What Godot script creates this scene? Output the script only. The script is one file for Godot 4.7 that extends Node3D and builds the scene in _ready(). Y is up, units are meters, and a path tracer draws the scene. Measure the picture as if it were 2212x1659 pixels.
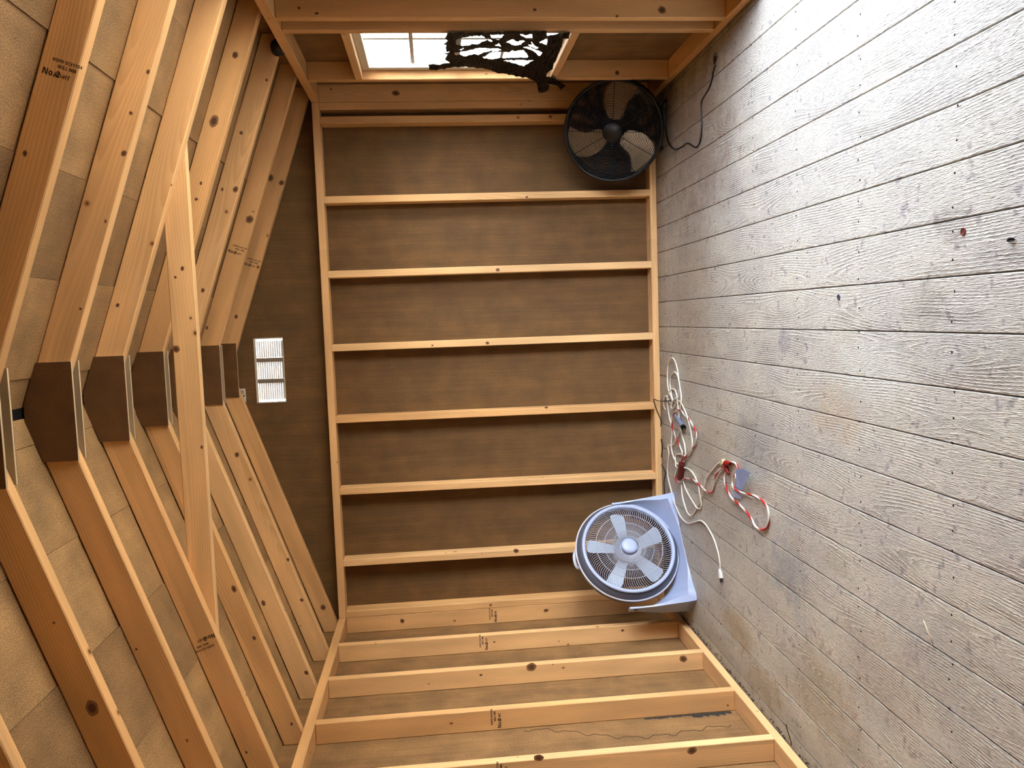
extends Node3D
# A garden shed lying on its side in the picture: the camera is rolled a quarter turn, so world up is to the left of the frame.

const RIDGE := -0.9135
const PITCH := 0.345
const ROOF_TOP := 2.4425       # underside of the roof boards at the ridge
const LEFT := -2.304           # inner faces of the studs
const RIGHT := 0.477
const OUT_LEFT := -2.393
const OUT_RIGHT := 0.566
const FRONT := 4.78
const PLATE_UNDER := 1.801
const PLATE_TOP := 1.842

var rng := RandomNumberGenerator.new()
var M := {}
var pine_mats: Array = []
var boards: Array = []

func _ready() -> void:
	rng.seed = 20240611
	# --- camera
	var cam := Camera3D.new()
	cam.name = "camera"
	cam.transform = Transform3D(Basis(Vector3(-0.034983, -0.994734, 0.096340), Vector3(0.996192, -0.042411, -0.076172), Vector3(0.079857, 0.093308, 0.992430)), Vector3(-0.69245, 1.25116, 4.41567))
	cam.fov = 50.84152
	cam.keep_aspect = Camera3D.KEEP_HEIGHT
	cam.near = 0.02
	cam.far = 300.0
	add_child(cam)
	cam.current = true
	# --- sky and exposure
	var env := Environment.new()
	var sky_mat := ProceduralSkyMaterial.new()
	sky_mat.sky_top_color = Color(0.42, 0.47, 0.56)
	sky_mat.sky_horizon_color = Color(0.96, 0.96, 0.95)
	sky_mat.sky_curve = 0.22
	sky_mat.ground_bottom_color = Color(0.5, 0.48, 0.44)
	sky_mat.ground_horizon_color = Color(0.7, 0.7, 0.68)
	sky_mat.sun_angle_max = 1.0
	sky_mat.energy_multiplier = 1.0
	var sky := Sky.new()
	sky.sky_material = sky_mat
	env.background_mode = Environment.BG_SKY
	env.sky = sky
	env.background_energy_multiplier = 1.0
	env.ambient_light_source = Environment.AMBIENT_SOURCE_SKY
	env.tonemap_mode = Environment.TONE_MAPPER_LINEAR
	env.tonemap_exposure = 44.0
	env.sdfgi_enabled = true
	env.ssao_enabled = true
	env.ssil_enabled = true
	var we := WorldEnvironment.new()
	we.name = "sky_and_air"
	we.environment = env
	add_child(we)
	var sun := DirectionalLight3D.new()
	sun.name = "sun"
	sun.light_color = Color(1.0, 0.94, 0.85)
	sun.light_energy = 0.62
	sun.light_angular_distance = 2.0
	sun.shadow_enabled = true
	add_child(sun)
	sun.look_at_from_position(Vector3(-5, 9, 3), Vector3.ZERO, Vector3.UP)   # from beyond the left wall: none of it comes in

	make_materials()
	build_ground()
	build_floor()
	build_back_wall()
	build_left_wall()
	build_right_wall()
	build_front_wall()
	build_roof()
	for k in TRUSS_Z.size():
		build_truss(k)
	build_knots()
	build_vent()
	build_window()
	build_plastic()
	build_black_fan()
	build_grey_fan()
	build_cords()
	build_small_things()

# ------------------------------------------------------------------ naming helpers
var used := {}
func numbered(called: String) -> String:
	var n: int = used.get(called, 0)
	used[called] = n + 1
	return called if n == 0 else "%s_%03d" % [called, n]

func thing(called: String, label: String, category: String, at := Vector3.ZERO, basis := Basis.IDENTITY, group := "") -> Node3D:
	var o := Node3D.new()
	o.name = numbered(called)
	o.transform = Transform3D(basis, at)
	add_child(o)
	tag(o, label, category, group)
	return o

func tag(o: Node, label: String, category := "", group := "", kind := "") -> void:
	if label != "": o.set_meta("label", label)
	if category != "": o.set_meta("category", category)
	if group != "": o.set_meta("group", group)
	if kind != "": o.set_meta("kind", kind)

func shell(called: String, label: String) -> Node3D:
	var o := Node3D.new()
	o.name = called
	add_child(o)
	tag(o, label, "", "", "structure")
	o.set_meta("category", called.get_slice("_", 0))
	return o

func part(parent: Node, called: String, mesh: Mesh, mat: Material, xf := Transform3D.IDENTITY) -> MeshInstance3D:
	var mi := MeshInstance3D.new()
	mi.name = called
	mi.mesh = mesh
	mi.material_override = mat
	mi.transform = xf
	parent.add_child(mi, true)
	return mi

static func P3(a: Array) -> PackedVector3Array:
	var o := PackedVector3Array()
	for i in range(0, a.size(), 3): o.append(Vector3(a[i], a[i + 1], a[i + 2]))
	return o

static func P2(a: Array) -> PackedVector2Array:
	var o := PackedVector2Array()
	for i in range(0, a.size(), 2): o.append(Vector2(a[i], a[i + 1]))
	return o

# ------------------------------------------------------------------ mesh helpers
func start() -> SurfaceTool:
	var st := SurfaceTool.new()
	st.begin(Mesh.PRIMITIVE_TRIANGLES)
	st.set_smooth_group(-1)
	return st

func done(st: SurfaceTool) -> ArrayMesh:
	st.generate_normals()
	return st.commit()

# a quad whose outside sees a, b, c, d counter-clockwise
func quad(st: SurfaceTool, a: Vector3, b: Vector3, c: Vector3, d: Vector3, ua := Vector2.ZERO, ub := Vector2.ZERO, uc := Vector2.ZERO, ud := Vector2.ZERO) -> void:
	var v := [a, c, b, a, d, c]
	var t := [ua, uc, ub, ua, ud, uc]
	for i in 6:
		st.set_uv(t[i])
		st.add_vertex(v[i])

func tri(st: SurfaceTool, a: Vector3, b: Vector3, c: Vector3, ua := Vector2.ZERO, ub := Vector2.ZERO, uc := Vector2.ZERO) -> void:
	st.set_uv(ua); st.add_vertex(a)
	st.set_uv(uc); st.add_vertex(c)
	st.set_uv(ub); st.add_vertex(b)

func inset(p: PackedVector2Array, c: float) -> PackedVector2Array:
	var o := PackedVector2Array()
	var n := p.size()
	for i in n:
		var a := p[(i + n - 1) % n]
		var b := p[i]
		var d := p[(i + 1) % n]
		var e1 := (b - a).normalized()
		var e2 := (d - b).normalized()
		var n1 := Vector2(-e1.y, e1.x)
		var n2 := Vector2(-e2.y, e2.x)
		var k := 1.0 + n1.dot(n2)
		o.append(b + (n1 + n2) * c / maxf(k, 0.2))
	return o

# a board: convex outline p (counter-clockwise, x along the grain) from z0 to z1, with eased edges
func prism(p: PackedVector2Array, z0: float, z1: float, c := 0.0025, uv := Vector2.ZERO, su := 1.0 / 2.048, sv := 1.0 / 0.256) -> ArrayMesh:
	var st := start()
	var n := p.size()
	var q := inset(p, c)
	var f := func(v: Vector3, k: int) -> Vector2:
		var w := v.y if k == 0 else v.z + 0.11
		if k == 2: return Vector2(v.z * 0.3 * su, v.y * sv) + uv
		return Vector2(v.x * su, w * sv) + uv
	for s in 2:
		var z := z1 if s == 0 else z0
		for i in range(1, n - 1):
			var a := Vector3(q[0].x, q[0].y, z)
			var b := Vector3(q[i].x, q[i].y, z)
			var d := Vector3(q[i + 1].x, q[i + 1].y, z)
			if s == 0: tri(st, a, b, d, f.call(a, 0), f.call(b, 0), f.call(d, 0))
			else: tri(st, a, d, b, f.call(a, 0), f.call(d, 0), f.call(b, 0))
	for i in n:
		var j := (i + 1) % n
		var e := p[j] - p[i]
		var k := 2 if absf(e.y) > absf(e.x) else 1
		var rows := [Vector3(0, 0, z0), Vector3(1, 1, z0 + c), Vector3(1, 1, z1 - c), Vector3(0, 0, z1)]
		for r in 3:
			var lo: Vector3 = rows[r]
			var hi: Vector3 = rows[r + 1]
			var la := p[i] if lo.x > 0.5 else q[i]
			var lb := p[j] if lo.x > 0.5 else q[j]
			var ha := p[i] if hi.x > 0.5 else q[i]
			var hb := p[j] if hi.x > 0.5 else q[j]
			var A := Vector3(la.x, la.y, lo.z)
			var B := Vector3(lb.x, lb.y, lo.z)
			var C := Vector3(hb.x, hb.y, hi.z)
			var D := Vector3(ha.x, ha.y, hi.z)
			quad(st, A, B, C, D, f.call(A, k), f.call(B, k), f.call(C, k), f.call(D, k))
	return done(st)

func rect(l: float, w: float) -> PackedVector2Array:
	return PackedVector2Array([Vector2(0, -w / 2), Vector2(l, -w / 2), Vector2(l, w / 2), Vector2(0, w / 2)])

func wood_uv(l: float) -> Vector2:
	return Vector2(rng.randf() * maxf(0.02, 1.0 - l / 2.048), rng.randf_range(0.02, 0.98))

# a piece of timber from point a to point b; `across` is the direction of its broad face
func timber(parent: Node, called: String, a: Vector3, b: Vector3, across: Vector3, w: float, t: float, mat: Material = null, c := 0.0028) -> MeshInstance3D:
	var l := a.distance_to(b)
	var x := (b - a) / l
	var y := (across - x * across.dot(x)).normalized()
	var z := x.cross(y)
	var uv := wood_uv(l)
	var m := prism(rect(l, w), -t / 2, t / 2, c, uv)
	var o := part(parent, called, m, mat if mat else pine(), Transform3D(Basis(x, y, z), a))
	boards.append(o)
	return o

func pine() -> Material:
	return pine_mats[rng.randi() % pine_mats.size()]

func box_mesh(size: Vector3, c := 0.001) -> ArrayMesh:
	var p := PackedVector2Array([Vector2(-size.x / 2, -size.y / 2), Vector2(size.x / 2, -size.y / 2), Vector2(size.x / 2, size.y / 2), Vector2(-size.x / 2, size.y / 2)])
	return prism(p, -size.z / 2, size.z / 2, c, Vector2.ZERO, 1.0, 1.0)

# a flat sheet of board: rectangle in x, y with thickness z; uv in metres
func slab(parent: Node, called: String, lo: Vector3, hi: Vector3, mat: Material, c := 0.0008, turn := 0) -> MeshInstance3D:
	var s := hi - lo
	var at := (lo + hi) / 2
	var b := Basis.IDENTITY
	if turn == 1: b = Basis(Vector3(0, 0, -1), Vector3(0, 1, 0), Vector3(1, 0, 0))      # the broad face looks along x
	if turn == 2: b = Basis(Vector3(0, 0, 1), Vector3(1, 0, 0), Vector3(0, 1, 0))       # the broad face looks up
	var local := Vector3(s.x, s.y, s.z)
	if turn == 1: local = Vector3(s.z, s.y, s.x)
	if turn == 2: local = Vector3(s.z, s.x, s.y)
	var p := PackedVector2Array([Vector2(-local.x / 2, -local.y / 2), Vector2(local.x / 2, -local.y / 2), Vector2(local.x / 2, local.y / 2), Vector2(-local.x / 2, local.y / 2)])
	var uv := Vector2(at.x + at.z, at.y)
	return part(parent, called, prism(p, -local.z / 2, local.z / 2, c, uv, 1.0, 1.0), mat, Transform3D(b, at))

func tube_into(st: SurfaceTool, pts: PackedVector3Array, r: float, sides := 8, closed := false, twist := 0.0, two := false, flat := 1.0) -> void:
	var n := pts.size()
	var up := Vector3.UP
	var rings: Array = []
	var run := 0.0
	for i in n:
		var a := pts[(i + n - 1) % n] if closed or i > 0 else pts[0]
		var b := pts[(i + 1) % n] if closed or i < n - 1 else pts[n - 1]
		var t := (b - a).normalized()
		if absf(t.dot(up)) > 0.95: up = Vector3.RIGHT if absf(t.x) < 0.9 else Vector3.FORWARD
		var s := t.cross(up).normalized()
		up = s.cross(t).normalized()
		if i > 0: run += pts[i].distance_to(pts[i - 1])
		var ring := PackedVector3Array()
		for k in sides:
			var an := TAU * k / sides
			ring.append(pts[i] + (s * cos(an) + up * sin(an) * flat) * r)
		rings.append([ring, run])
	var last := n if closed else n - 1
	for i in last:
		var r0: PackedVector3Array = rings[i][0]
		var r1: PackedVector3Array = rings[(i + 1) % n][0]
		var u0: float = rings[i][1]
		var u1: float = rings[(i + 1) % n][1] if i + 1 < n else run + pts[0].distance_to(pts[n - 1])
		for k in sides:
			var j := (k + 1) % sides
			var va := float(k) / sides
			var vb := float(k + 1) / sides
			quad(st, r0[k], r1[k], r1[j], r0[j], Vector2(u0, va), Vector2(u1, va), Vector2(u1, vb), Vector2(u0, vb))
	if not closed:
		for e in 2:
			var ring: PackedVector3Array = rings[0][0] if e == 0 else rings[n - 1][0]
			for k in range(1, sides - 1):
				if e == 0: tri(st, ring[0], ring[k], ring[k + 1])
				else: tri(st, ring[0], ring[k + 1], ring[k])

func smooth_path(p: PackedVector3Array, per := 4) -> PackedVector3Array:
	var o := PackedVector3Array()
	var n := p.size()
	for i in n - 1:
		var a := p[maxi(i - 1, 0)]
		var b := p[i]
		var c := p[i + 1]
		var d := p[mini(i + 2, n - 1)]
		for k in per:
			o.append(b.cubic_interpolate(c, a, d, float(k) / per))
	o.append(p[n - 1])
	return o

func tube_mesh(pts: PackedVector3Array, r: float, sides := 8, closed := false, flat := 1.0) -> ArrayMesh:
	var st := SurfaceTool.new()
	st.begin(Mesh.PRIMITIVE_TRIANGLES)
	st.set_smooth_group(0)
	tube_into(st, pts, r, sides, closed, 0.0, false, flat)
	return done(st)

# profile of (radius, z) turned round the z axis
func lathe(profile: PackedVector2Array, sides := 48, smooth := true, from := 0.0, to := TAU) -> ArrayMesh:
	var st := SurfaceTool.new()
	st.begin(Mesh.PRIMITIVE_TRIANGLES)
	st.set_smooth_group(0 if smooth else -1)
	for i in profile.size() - 1:
		var a := profile[i]
		var b := profile[i + 1]
		for k in sides:
			var t0 := from + (to - from) * k / sides
			var t1 := from + (to - from) * (k + 1) / sides
			var A := Vector3(a.x * cos(t0), a.x * sin(t0), a.y)
			var B := Vector3(a.x * cos(t1), a.x * sin(t1), a.y)
			var C := Vector3(b.x * cos(t1), b.x * sin(t1), b.y)
			var D := Vector3(b.x * cos(t0), b.x * sin(t0), b.y)
			quad(st, A, B, C, D)
	return done(st)

# ------------------------------------------------------------------ materials
func plain(c: Color, rough := 0.6, metal := 0.0, spec := 0.5) -> StandardMaterial3D:
	var m := StandardMaterial3D.new()
	m.albedo_color = c
	m.roughness = rough
	m.metallic = metal
	m.metallic_specular = spec
	return m

func noise(seed_: int, freq: float, oct := 3) -> FastNoiseLite:
	var n := FastNoiseLite.new()
	n.seed = seed_
	n.noise_type = FastNoiseLite.TYPE_SIMPLEX_SMOOTH
	n.frequency = freq
	n.fractal_type = FastNoiseLite.FRACTAL_FBM
	n.fractal_octaves = oct
	return n

func bytes_image(data: PackedByteArray, w: int, h: int) -> Image:
	return Image.create_from_data(w, h, false, Image.FORMAT_RGB8, data)

func tex(img: Image) -> ImageTexture:
	img.generate_mipmaps()
	return ImageTexture.create_from_image(img)

func pine_texture(s: int, tint: Color, contrast: float) -> Image:
	# 2.048 m along the grain, 0.256 m across
	var w := 1024
	var h := 192
	var data := PackedByteArray()
	data.resize(w * h * 3)
	var warp := noise(s * 7 + 1, 1.0, 2)
	var fine := noise(s * 7 + 2, 1.0, 2)
	var big := noise(s * 7 + 3, 1.0, 2)
	var r := RandomNumberGenerator.new()
	r.seed = s * 991 + 5
	var knots: Array = []
	for i in 5:
		var size := 0.0018 + pow(r.randf(), 2.5) * 0.004
		knots.append([r.randf_range(0.03, 2.0), r.randf_range(0.01, 0.245), size, r.randf_range(0.7, 1.0), r.randf_range(0.6, 1.0)])
	var pith := r.randf_range(-0.12, -0.02) if s % 2 == 0 else r.randf_range(0.06, 0.20)
	for x in w:
		var u := float(x) / w * 2.048
		var near: Array = []
		for k in knots:
			if absf(u - k[0]) < k[2] * 8.0: near.append(k)
		var dep := 0.05 + 0.045 * big.get_noise_2d(u * 0.45, 3.0)
		var sway := warp.get_noise_2d(u * 0.6, 1.0) * 0.03
		for y in h:
			var v := float(y) / h * 0.256
			var q := v - pith + sway + warp.get_noise_2d(u * 0.8, v * 6.0 + 9.0) * 0.012
			var dark := 0.0
			var halo := 0.0
			for k in near:
				var du: float = (u - k[0]) * float(k[4])
				var dv: float = v - k[1]
				var kk: float = k[2]
				var d := sqrt(du * du + dv * dv) / kk
				if d > 7.0: continue
				q += exp(-d * d * 0.16) * kk * 1.3 * signf(dv)
				halo = maxf(halo, clampf(1.0 - absf(d - 1.2) * 0.8, 0.0, 1.0))
				dark = maxf(dark, clampf((1.1 - d) * 3.0, 0.0, 1.0) * float(k[3]))
			var ph := sqrt(q * q + dep * dep) / 0.0075
			var f := ph - floorf(ph)
			var amp := contrast * (0.45 + 0.9 * clampf(0.5 + big.get_noise_2d(u * 0.7 + 40.0, v * 5.0), 0.0, 1.0))
			var ring := smoothstep(0.05, 0.9, f) * (1.0 - smoothstep(0.9, 1.0, f)) * amp
			var fb := fine.get_noise_2d(u * 9.0, v * 520.0)
			var tone := 1.0 - ring - 0.03 * fb + 0.09 * big.get_noise_2d(u * 1.3, v * 9.0 + 20.0)
			var cr := tint.r * tone
			var cg := tint.g * (tone - 0.45 * ring)
			var cb := tint.b * (tone - 1.0 * ring)
			if dark > 0.0 or halo > 0.0:
				cr *= 1.0 - halo * 0.13; cg *= 1.0 - halo * 0.20; cb *= 1.0 - halo * 0.26
				var dk := dark * 0.8
				cr = lerpf(cr, 0.25, dk); cg = lerpf(cg, 0.13, dk); cb = lerpf(cb, 0.07, dk)
			var o := (y * w + x) * 3
			data[o] = clampi(int(cr * 255.0), 0, 255)
			data[o + 1] = clampi(int(cg * 255.0), 0, 255)
			data[o + 2] = clampi(int(cb * 255.0), 0, 255)
	return bytes_image(data, w, h)

func grey_bytes(n: FastNoiseLite, w: int, h: int) -> PackedByteArray:
	var im := n.get_seamless_image(w, h)
	im.convert(Image.FORMAT_L8)
	return im.get_data()

func board_texture(s: int, base: Color, streaks := 1.0) -> Image:
	# the pressed-fibre back of a siding sheet, 1.2 m square, streaks run along v
	var n := 1024
	var a := grey_bytes(noise(s, 0.25, 3), n, n)
	var im := noise(s + 1, 0.09, 4).get_seamless_image(n, 32)
	im.convert(Image.FORMAT_L8)
	im.resize(n, n, Image.INTERPOLATE_CUBIC)
	var b := im.get_data()
	im = noise(s + 5, 0.018, 3).get_seamless_image(n, 16)
	im.convert(Image.FORMAT_L8)
	im.resize(n, n, Image.INTERPOLATE_CUBIC)
	var e := im.get_data()
	var c := grey_bytes(noise(s + 2, 0.006, 4), n, n)
	var d := grey_bytes(noise(s + 3, 0.10, 2), n, n)
	var data := PackedByteArray()
	data.resize(n * n * 3)
	var k1 := 0.00055 * streaks
	for i in n * n:
		var t := 1.0 + (a[i] - 128) * 0.0030 + (b[i] - 128) * k1 + (e[i] - 128) * k1 + (c[i] - 128) * 0.0009
		if d[i] > 205: t *= 1.0 - (d[i] - 205) * 0.007
		if a[i] > 225: t += 0.10
		data[i * 3] = clampi(int(base.r * t * 255.0), 0, 255)
		data[i * 3 + 1] = clampi(int(base.g * t * 255.0), 0, 255)
		data[i * 3 + 2] = clampi(int(base.b * t * 255.0), 0, 255)
	return bytes_image(data, n, n)

func floor_height(strips := 5, w := 2048, each := 160) -> PackedByteArray:
	# embossed wood grain: six plank faces of 2.4 m
	var data := PackedByteArray()
	data.resize(w * strips * each)
	var warp := noise(501, 1.0, 2)
	var fib := noise(502, 1.0, 2)
	var mask := noise(503, 1.0, 2)
	var r := RandomNumberGenerator.new()
	r.seed = 77
	for s in strips:
		var centre := r.randf_range(-0.035, 0.035)
		for y in each:
			var v := (float(y) / each - 0.5) * 0.1355
			for x in w:
				var a := TAU * x / w
				var cx := cos(a) * 0.38
				var cy := sin(a) * 0.38
				var q := v - centre + warp.get_noise_3d(cx * 0.9, cy * 0.9, s * 9.0 + v * 2.0) * 0.035
				var dep := 0.004 + 0.075 * absf(warp.get_noise_3d(cx * 0.7, cy * 0.7, s * 9.0 + 40.0))
				var jag := fib.get_noise_3d(cx * 60.0, cy * 60.0, v * 160.0 + s * 31.0)
				var ph := sqrt(q * q * 0.9 + dep * dep) / 0.0068 + jag * 0.22
				var f := ph - floorf(ph)
				var ridge := 1.0 - smoothstep(0.0, 0.5, f)
				var dash := fib.get_noise_3d(cx * 34.0, cy * 34.0, v * 900.0 + s * 31.0 + 500.0)
				var mk := clampf(0.55 + 1.1 * mask.get_noise_3d(cx * 3.0, cy * 3.0, v * 12.0 + s * 5.0), 0.0, 1.0)
				var hgt := 0.55 + (ridge - 0.45) * 0.55 * mk + dash * 0.55 * (1.1 - 0.6 * mk)
				data[(s * each + y) * w + x] = clampi(int(hgt * 255.0), 0, 255)
	return data

func make_materials() -> void:
	# timber
	var tints := [Color(0.90, 0.735, 0.525), Color(0.885, 0.71, 0.49), Color(0.91, 0.755, 0.55), Color(0.875, 0.70, 0.485)]
	for i in 4:
		var m := StandardMaterial3D.new()
		var img := pine_texture(i + 1, tints[i], 0.042 + 0.02 * (i % 2))
		m.albedo_texture = tex(img)
		m.roughness = 0.62
		m.metallic_specular = 0.35
		pine_mats.append(m)
	# pressed siding, brown back
	M.board = plain(Color.WHITE, 0.8)
	M.board.albedo_texture = tex(board_texture(100, Color(0.51, 0.385, 0.235)))
	M.board.uv1_scale = Vector3(1 / 1.2, 1 / 1.2, 1)
	M.board_back_shaded = M.board.duplicate()
	M.board_back_shaded.albedo_texture = tex(board_texture(120, Color(0.40, 0.295, 0.165)))  # same siding, its colour darkened to stand in for dimmer light back there
	M.board_roof = plain(Color.WHITE, 0.8)
	M.board_roof.albedo_texture = tex(board_texture(140, Color(0.62, 0.49, 0.325), 0.35))
	M.board_roof.uv1_scale = Vector3(1 / 1.2, 1 / 1.2, 1)
	M.board_roof_dark = M.board_roof.duplicate()
	M.board_roof_dark.albedo_color = Color(0.88, 0.87, 0.86)
	M.board_roof_pale = M.board_roof.duplicate()
	M.board_roof_pale.albedo_color = Color(0.95, 0.95, 0.94)
	M.gusset_brown = plain(Color.WHITE, 0.85)
	M.gusset_brown.albedo_texture = tex(board_texture(180, Color(0.39, 0.265, 0.135), 0.3))
	M.gusset_brown.uv1_scale = Vector3(1 / 0.8, 1 / 0.8, 1)
	M.primed = plain(Color(0.62, 0.57, 0.48), 0.8)
	M.cut_edge = plain(Color(0.80, 0.72, 0.58), 0.9)
	# floor
	var w := 2048
	var rows := 800
	var hb := floor_height()
	var himg := Image.create_from_data(w, rows, false, Image.FORMAT_L8, hb)
	var col := PackedByteArray()
	col.resize(w * rows * 3)
	for i in w * rows:
		var hh := hb[i] / 255.0
		var t := 0.93 + 0.09 * smoothstep(0.55, 0.95, hh) - 0.22 * (1.0 - smoothstep(0.15, 0.42, hh))
		col[i * 3] = clampi(int(0.885 * t * 255.0), 0, 255)
		col[i * 3 + 1] = clampi(int(0.855 * t * 255.0), 0, 255)
		col[i * 3 + 2] = clampi(int(0.785 * t * 255.0), 0, 255)
	M.floor = StandardMaterial3D.new()
	M.floor.albedo_texture = tex(bytes_image(col, w, rows))
	var nimg: Image = himg.duplicate()
	nimg.convert(Image.FORMAT_RGBA8)
	nimg.bump_map_to_normal_map(3.0)
	M.floor.normal_enabled = true
	M.floor.normal_texture = tex(nimg)
	M.floor.normal_scale = 1.0
	M.floor.roughness = 0.42
	M.floor.metallic_specular = 0.4
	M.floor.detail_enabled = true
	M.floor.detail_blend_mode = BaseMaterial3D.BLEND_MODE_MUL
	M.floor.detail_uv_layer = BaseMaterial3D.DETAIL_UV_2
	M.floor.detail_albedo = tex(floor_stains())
	M.groove = plain(Color(0.16, 0.12, 0.10), 0.9)
	# plastics, metals, the rest
	M.fan_blue = plain(Color(0.66, 0.72, 0.86), 0.38)
	M.fan_dark = plain(Color(0.30, 0.32, 0.375), 0.35)
	M.fan_pale = plain(Color(0.82, 0.84, 0.91), 0.35)
	M.fan_wire = plain(Color(0.70, 0.72, 0.78), 0.4)
	M.fan_blade = plain(Color(0.70, 0.77, 0.86), 0.3)
	M.black = plain(Color(0.018, 0.018, 0.022), 0.45)
	M.black_wire = plain(Color(0.02, 0.02, 0.024), 0.4)
	M.alu = plain(Color(0.82, 0.73, 0.60), 0.34, 0.45)
	M.white_cord = plain(Color(0.92, 0.90, 0.84), 0.42)
	M.white = plain(Color(0.88, 0.88, 0.87), 0.4)
	M.cream = plain(Color(0.80, 0.74, 0.60), 0.5)
	M.red = plain(Color(0.55, 0.07, 0.06), 0.4)
	M.dark_red = plain(Color(0.33, 0.035, 0.035), 0.4)
	M.stripe = plain(Color.WHITE, 0.4)
	M.stripe.albedo_texture = tex(stripe_image())
	M.metal = plain(Color(0.42, 0.40, 0.38), 0.35, 0.9)
	M.nail = plain(Color(0.13, 0.10, 0.09), 0.5, 0.4)
	M.plastic = plain(Color(0.008, 0.009, 0.012), 0.32, 0.0, 0.25)
	M.plastic.cull_mode = BaseMaterial3D.CULL_DISABLED
	M.vinyl = plain(Color(0.83, 0.81, 0.76), 0.45)
	M.ink = plain(Color(0.17, 0.10, 0.06), 0.9)
	M.vent_white = plain(Color(0.92, 0.93, 0.94), 0.4)
	M.vent_white.backlight_enabled = true
	M.vent_white.backlight = Color(0.05, 0.055, 0.06)
	M.paper = plain(Color(0.86, 0.86, 0.84), 0.7)
	M.glass = plain(Color(0.95, 0.98, 1.0, 0.06), 0.02)
	M.glass.transparency = BaseMaterial3D.TRANSPARENCY_ALPHA
	M.tag_film = plain(Color(0.84, 0.89, 1.0), 0.25)
	M.tape = plain(Color(0.02, 0.02, 0.022), 0.6)
	M.concrete = plain(Color(0.66, 0.64, 0.59), 0.9)
	M.house = plain(Color(0.85, 0.88, 0.90), 0.8)

func stripe_image() -> Image:
	var n := 64
	var im := Image.create(n, n, false, Image.FORMAT_RGB8)
	for y in n:
		for x in n:
			var f := fposmod(float(x) / n + float(y) / n, 1.0)
			im.set_pixel(x, y, Color(0.70, 0.10, 0.08) if f < 0.45 else Color(0.88, 0.87, 0.84))
	return im

# dirt, scuffs and stains over the whole floor: x 0..1 from the back wall to the front, y 0..1 from left to right
func floor_stains() -> Image:
	var w := 1024
	var h := 640
	var n1 := noise(611, 0.012, 4)
	var n2 := noise(612, 0.05, 3)
	var n3 := noise(613, 0.13, 2)
	var marks := [   # x, z, radius x, radius z, colour, strength
		[-0.87, 2.20, 0.10, 0.22, Color(0.97, 0.99, 1.0), 0.85],
		[-0.39, 1.72, 0.03, 0.035, Color(0.97, 0.99, 1.0), 0.7],
		[-1.21, 1.35, 0.16, 0.22, Color(0.74, 0.75, 0.78), 0.5],
		[-1.66, 1.62, 0.12, 0.18, Color(0.69, 0.72, 0.78), 0.6],
		[-1.80, 1.72, 0.05, 0.10, Color(0.82, 0.84, 0.90), 0.5],
		[-0.70, 2.45, 0.07, 0.10, Color(0.72, 0.71, 0.70), 0.5],
		[-0.50, 2.55, 0.06, 0.08, Color(0.70, 0.69, 0.70), 0.5],
		[-0.80, 1.62, 0.06, 0.06, Color(0.72, 0.72, 0.78), 0.5],
		[-1.02, 1.98, 0.10, 0.18, Color(0.88, 0.80, 0.68), 0.35],
		[-2.06, 1.12, 0.08, 0.20, Color(0.78, 0.70, 0.58), 0.6],
		[-2.19, 1.40, 0.08, 0.20, Color(0.80, 0.74, 0.64), 0.55],
		[-2.0, 1.9, 0.18, 0.25, Color(0.80, 0.74, 0.66), 0.5],
		[-1.75, 2.25, 0.16, 0.25, Color(0.80, 0.75, 0.71), 0.4],
		[-1.62, 2.55, 0.16, 0.20, Color(0.78, 0.78, 0.80), 0.4],
		[-0.60, 0.6, 0.5, 0.30, Color(0.80, 0.75, 0.70), 0.5],
		[0.10, 0.7, 0.4, 0.50, Color(0.76, 0.70, 0.66), 0.6],
		[-0.2, 2.45, 0.10, 0.3, Color(0.98, 0.99, 1.0), 0.55],
		[-1.5, 0.9, 0.4, 0.3, Color(0.84, 0.80, 0.75), 0.4],
	]
	var data := PackedByteArray()
	data.resize(w * h * 3)
	for y in h:
		var X := lerpf(OUT_LEFT, OUT_RIGHT, (y + 0.5) / h)
		for x in w:
			var Z := lerpf(-0.1, FRONT, (x + 0.5) / w)
			var a := n1.get_noise_2d(Z * 210.0, X * 210.0)
			var b := n2.get_noise_2d(Z * 210.0, X * 160.0)
			var c := n3.get_noise_2d(Z * 260.0, X * 210.0)
			var t := 0.93 + 0.06 * a + 0.04 * b
			var r := t
			var g := t * (1.0 - 0.010 * b)
			var bl := t * (1.0 - 0.025 * a)
			if b * 0.7 + c * 0.6 > 0.42:
				var k := clampf((b * 0.7 + c * 0.6 - 0.42) * 1.4, 0.0, 0.22)
				r *= 1.0 - k; g *= 1.0 - k; bl *= 1.0 - k * 0.9
			for m in marks:
				var dx: float = (X - m[0]) / m[2]
				var dz: float = (Z - m[1]) / m[3]
				var d := dx * dx + dz * dz
				if d > 2.0: continue
				var k: float = clampf(1.15 - d + b * 0.9 + c * 0.5, 0.0, 1.0) * float(m[5])
				var cc: Color = m[4]
				r = lerpf(r, cc.r, k); g = lerpf(g, cc.g, k); bl = lerpf(bl, cc.b, k)
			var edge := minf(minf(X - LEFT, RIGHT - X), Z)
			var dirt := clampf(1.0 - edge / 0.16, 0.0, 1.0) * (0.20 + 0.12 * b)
			var o := (y * w + x) * 3
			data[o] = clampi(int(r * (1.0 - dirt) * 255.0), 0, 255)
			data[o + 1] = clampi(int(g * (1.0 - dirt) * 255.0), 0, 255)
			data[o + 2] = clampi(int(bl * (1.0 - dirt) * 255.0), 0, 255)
	return bytes_image(data, w, h)

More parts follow.
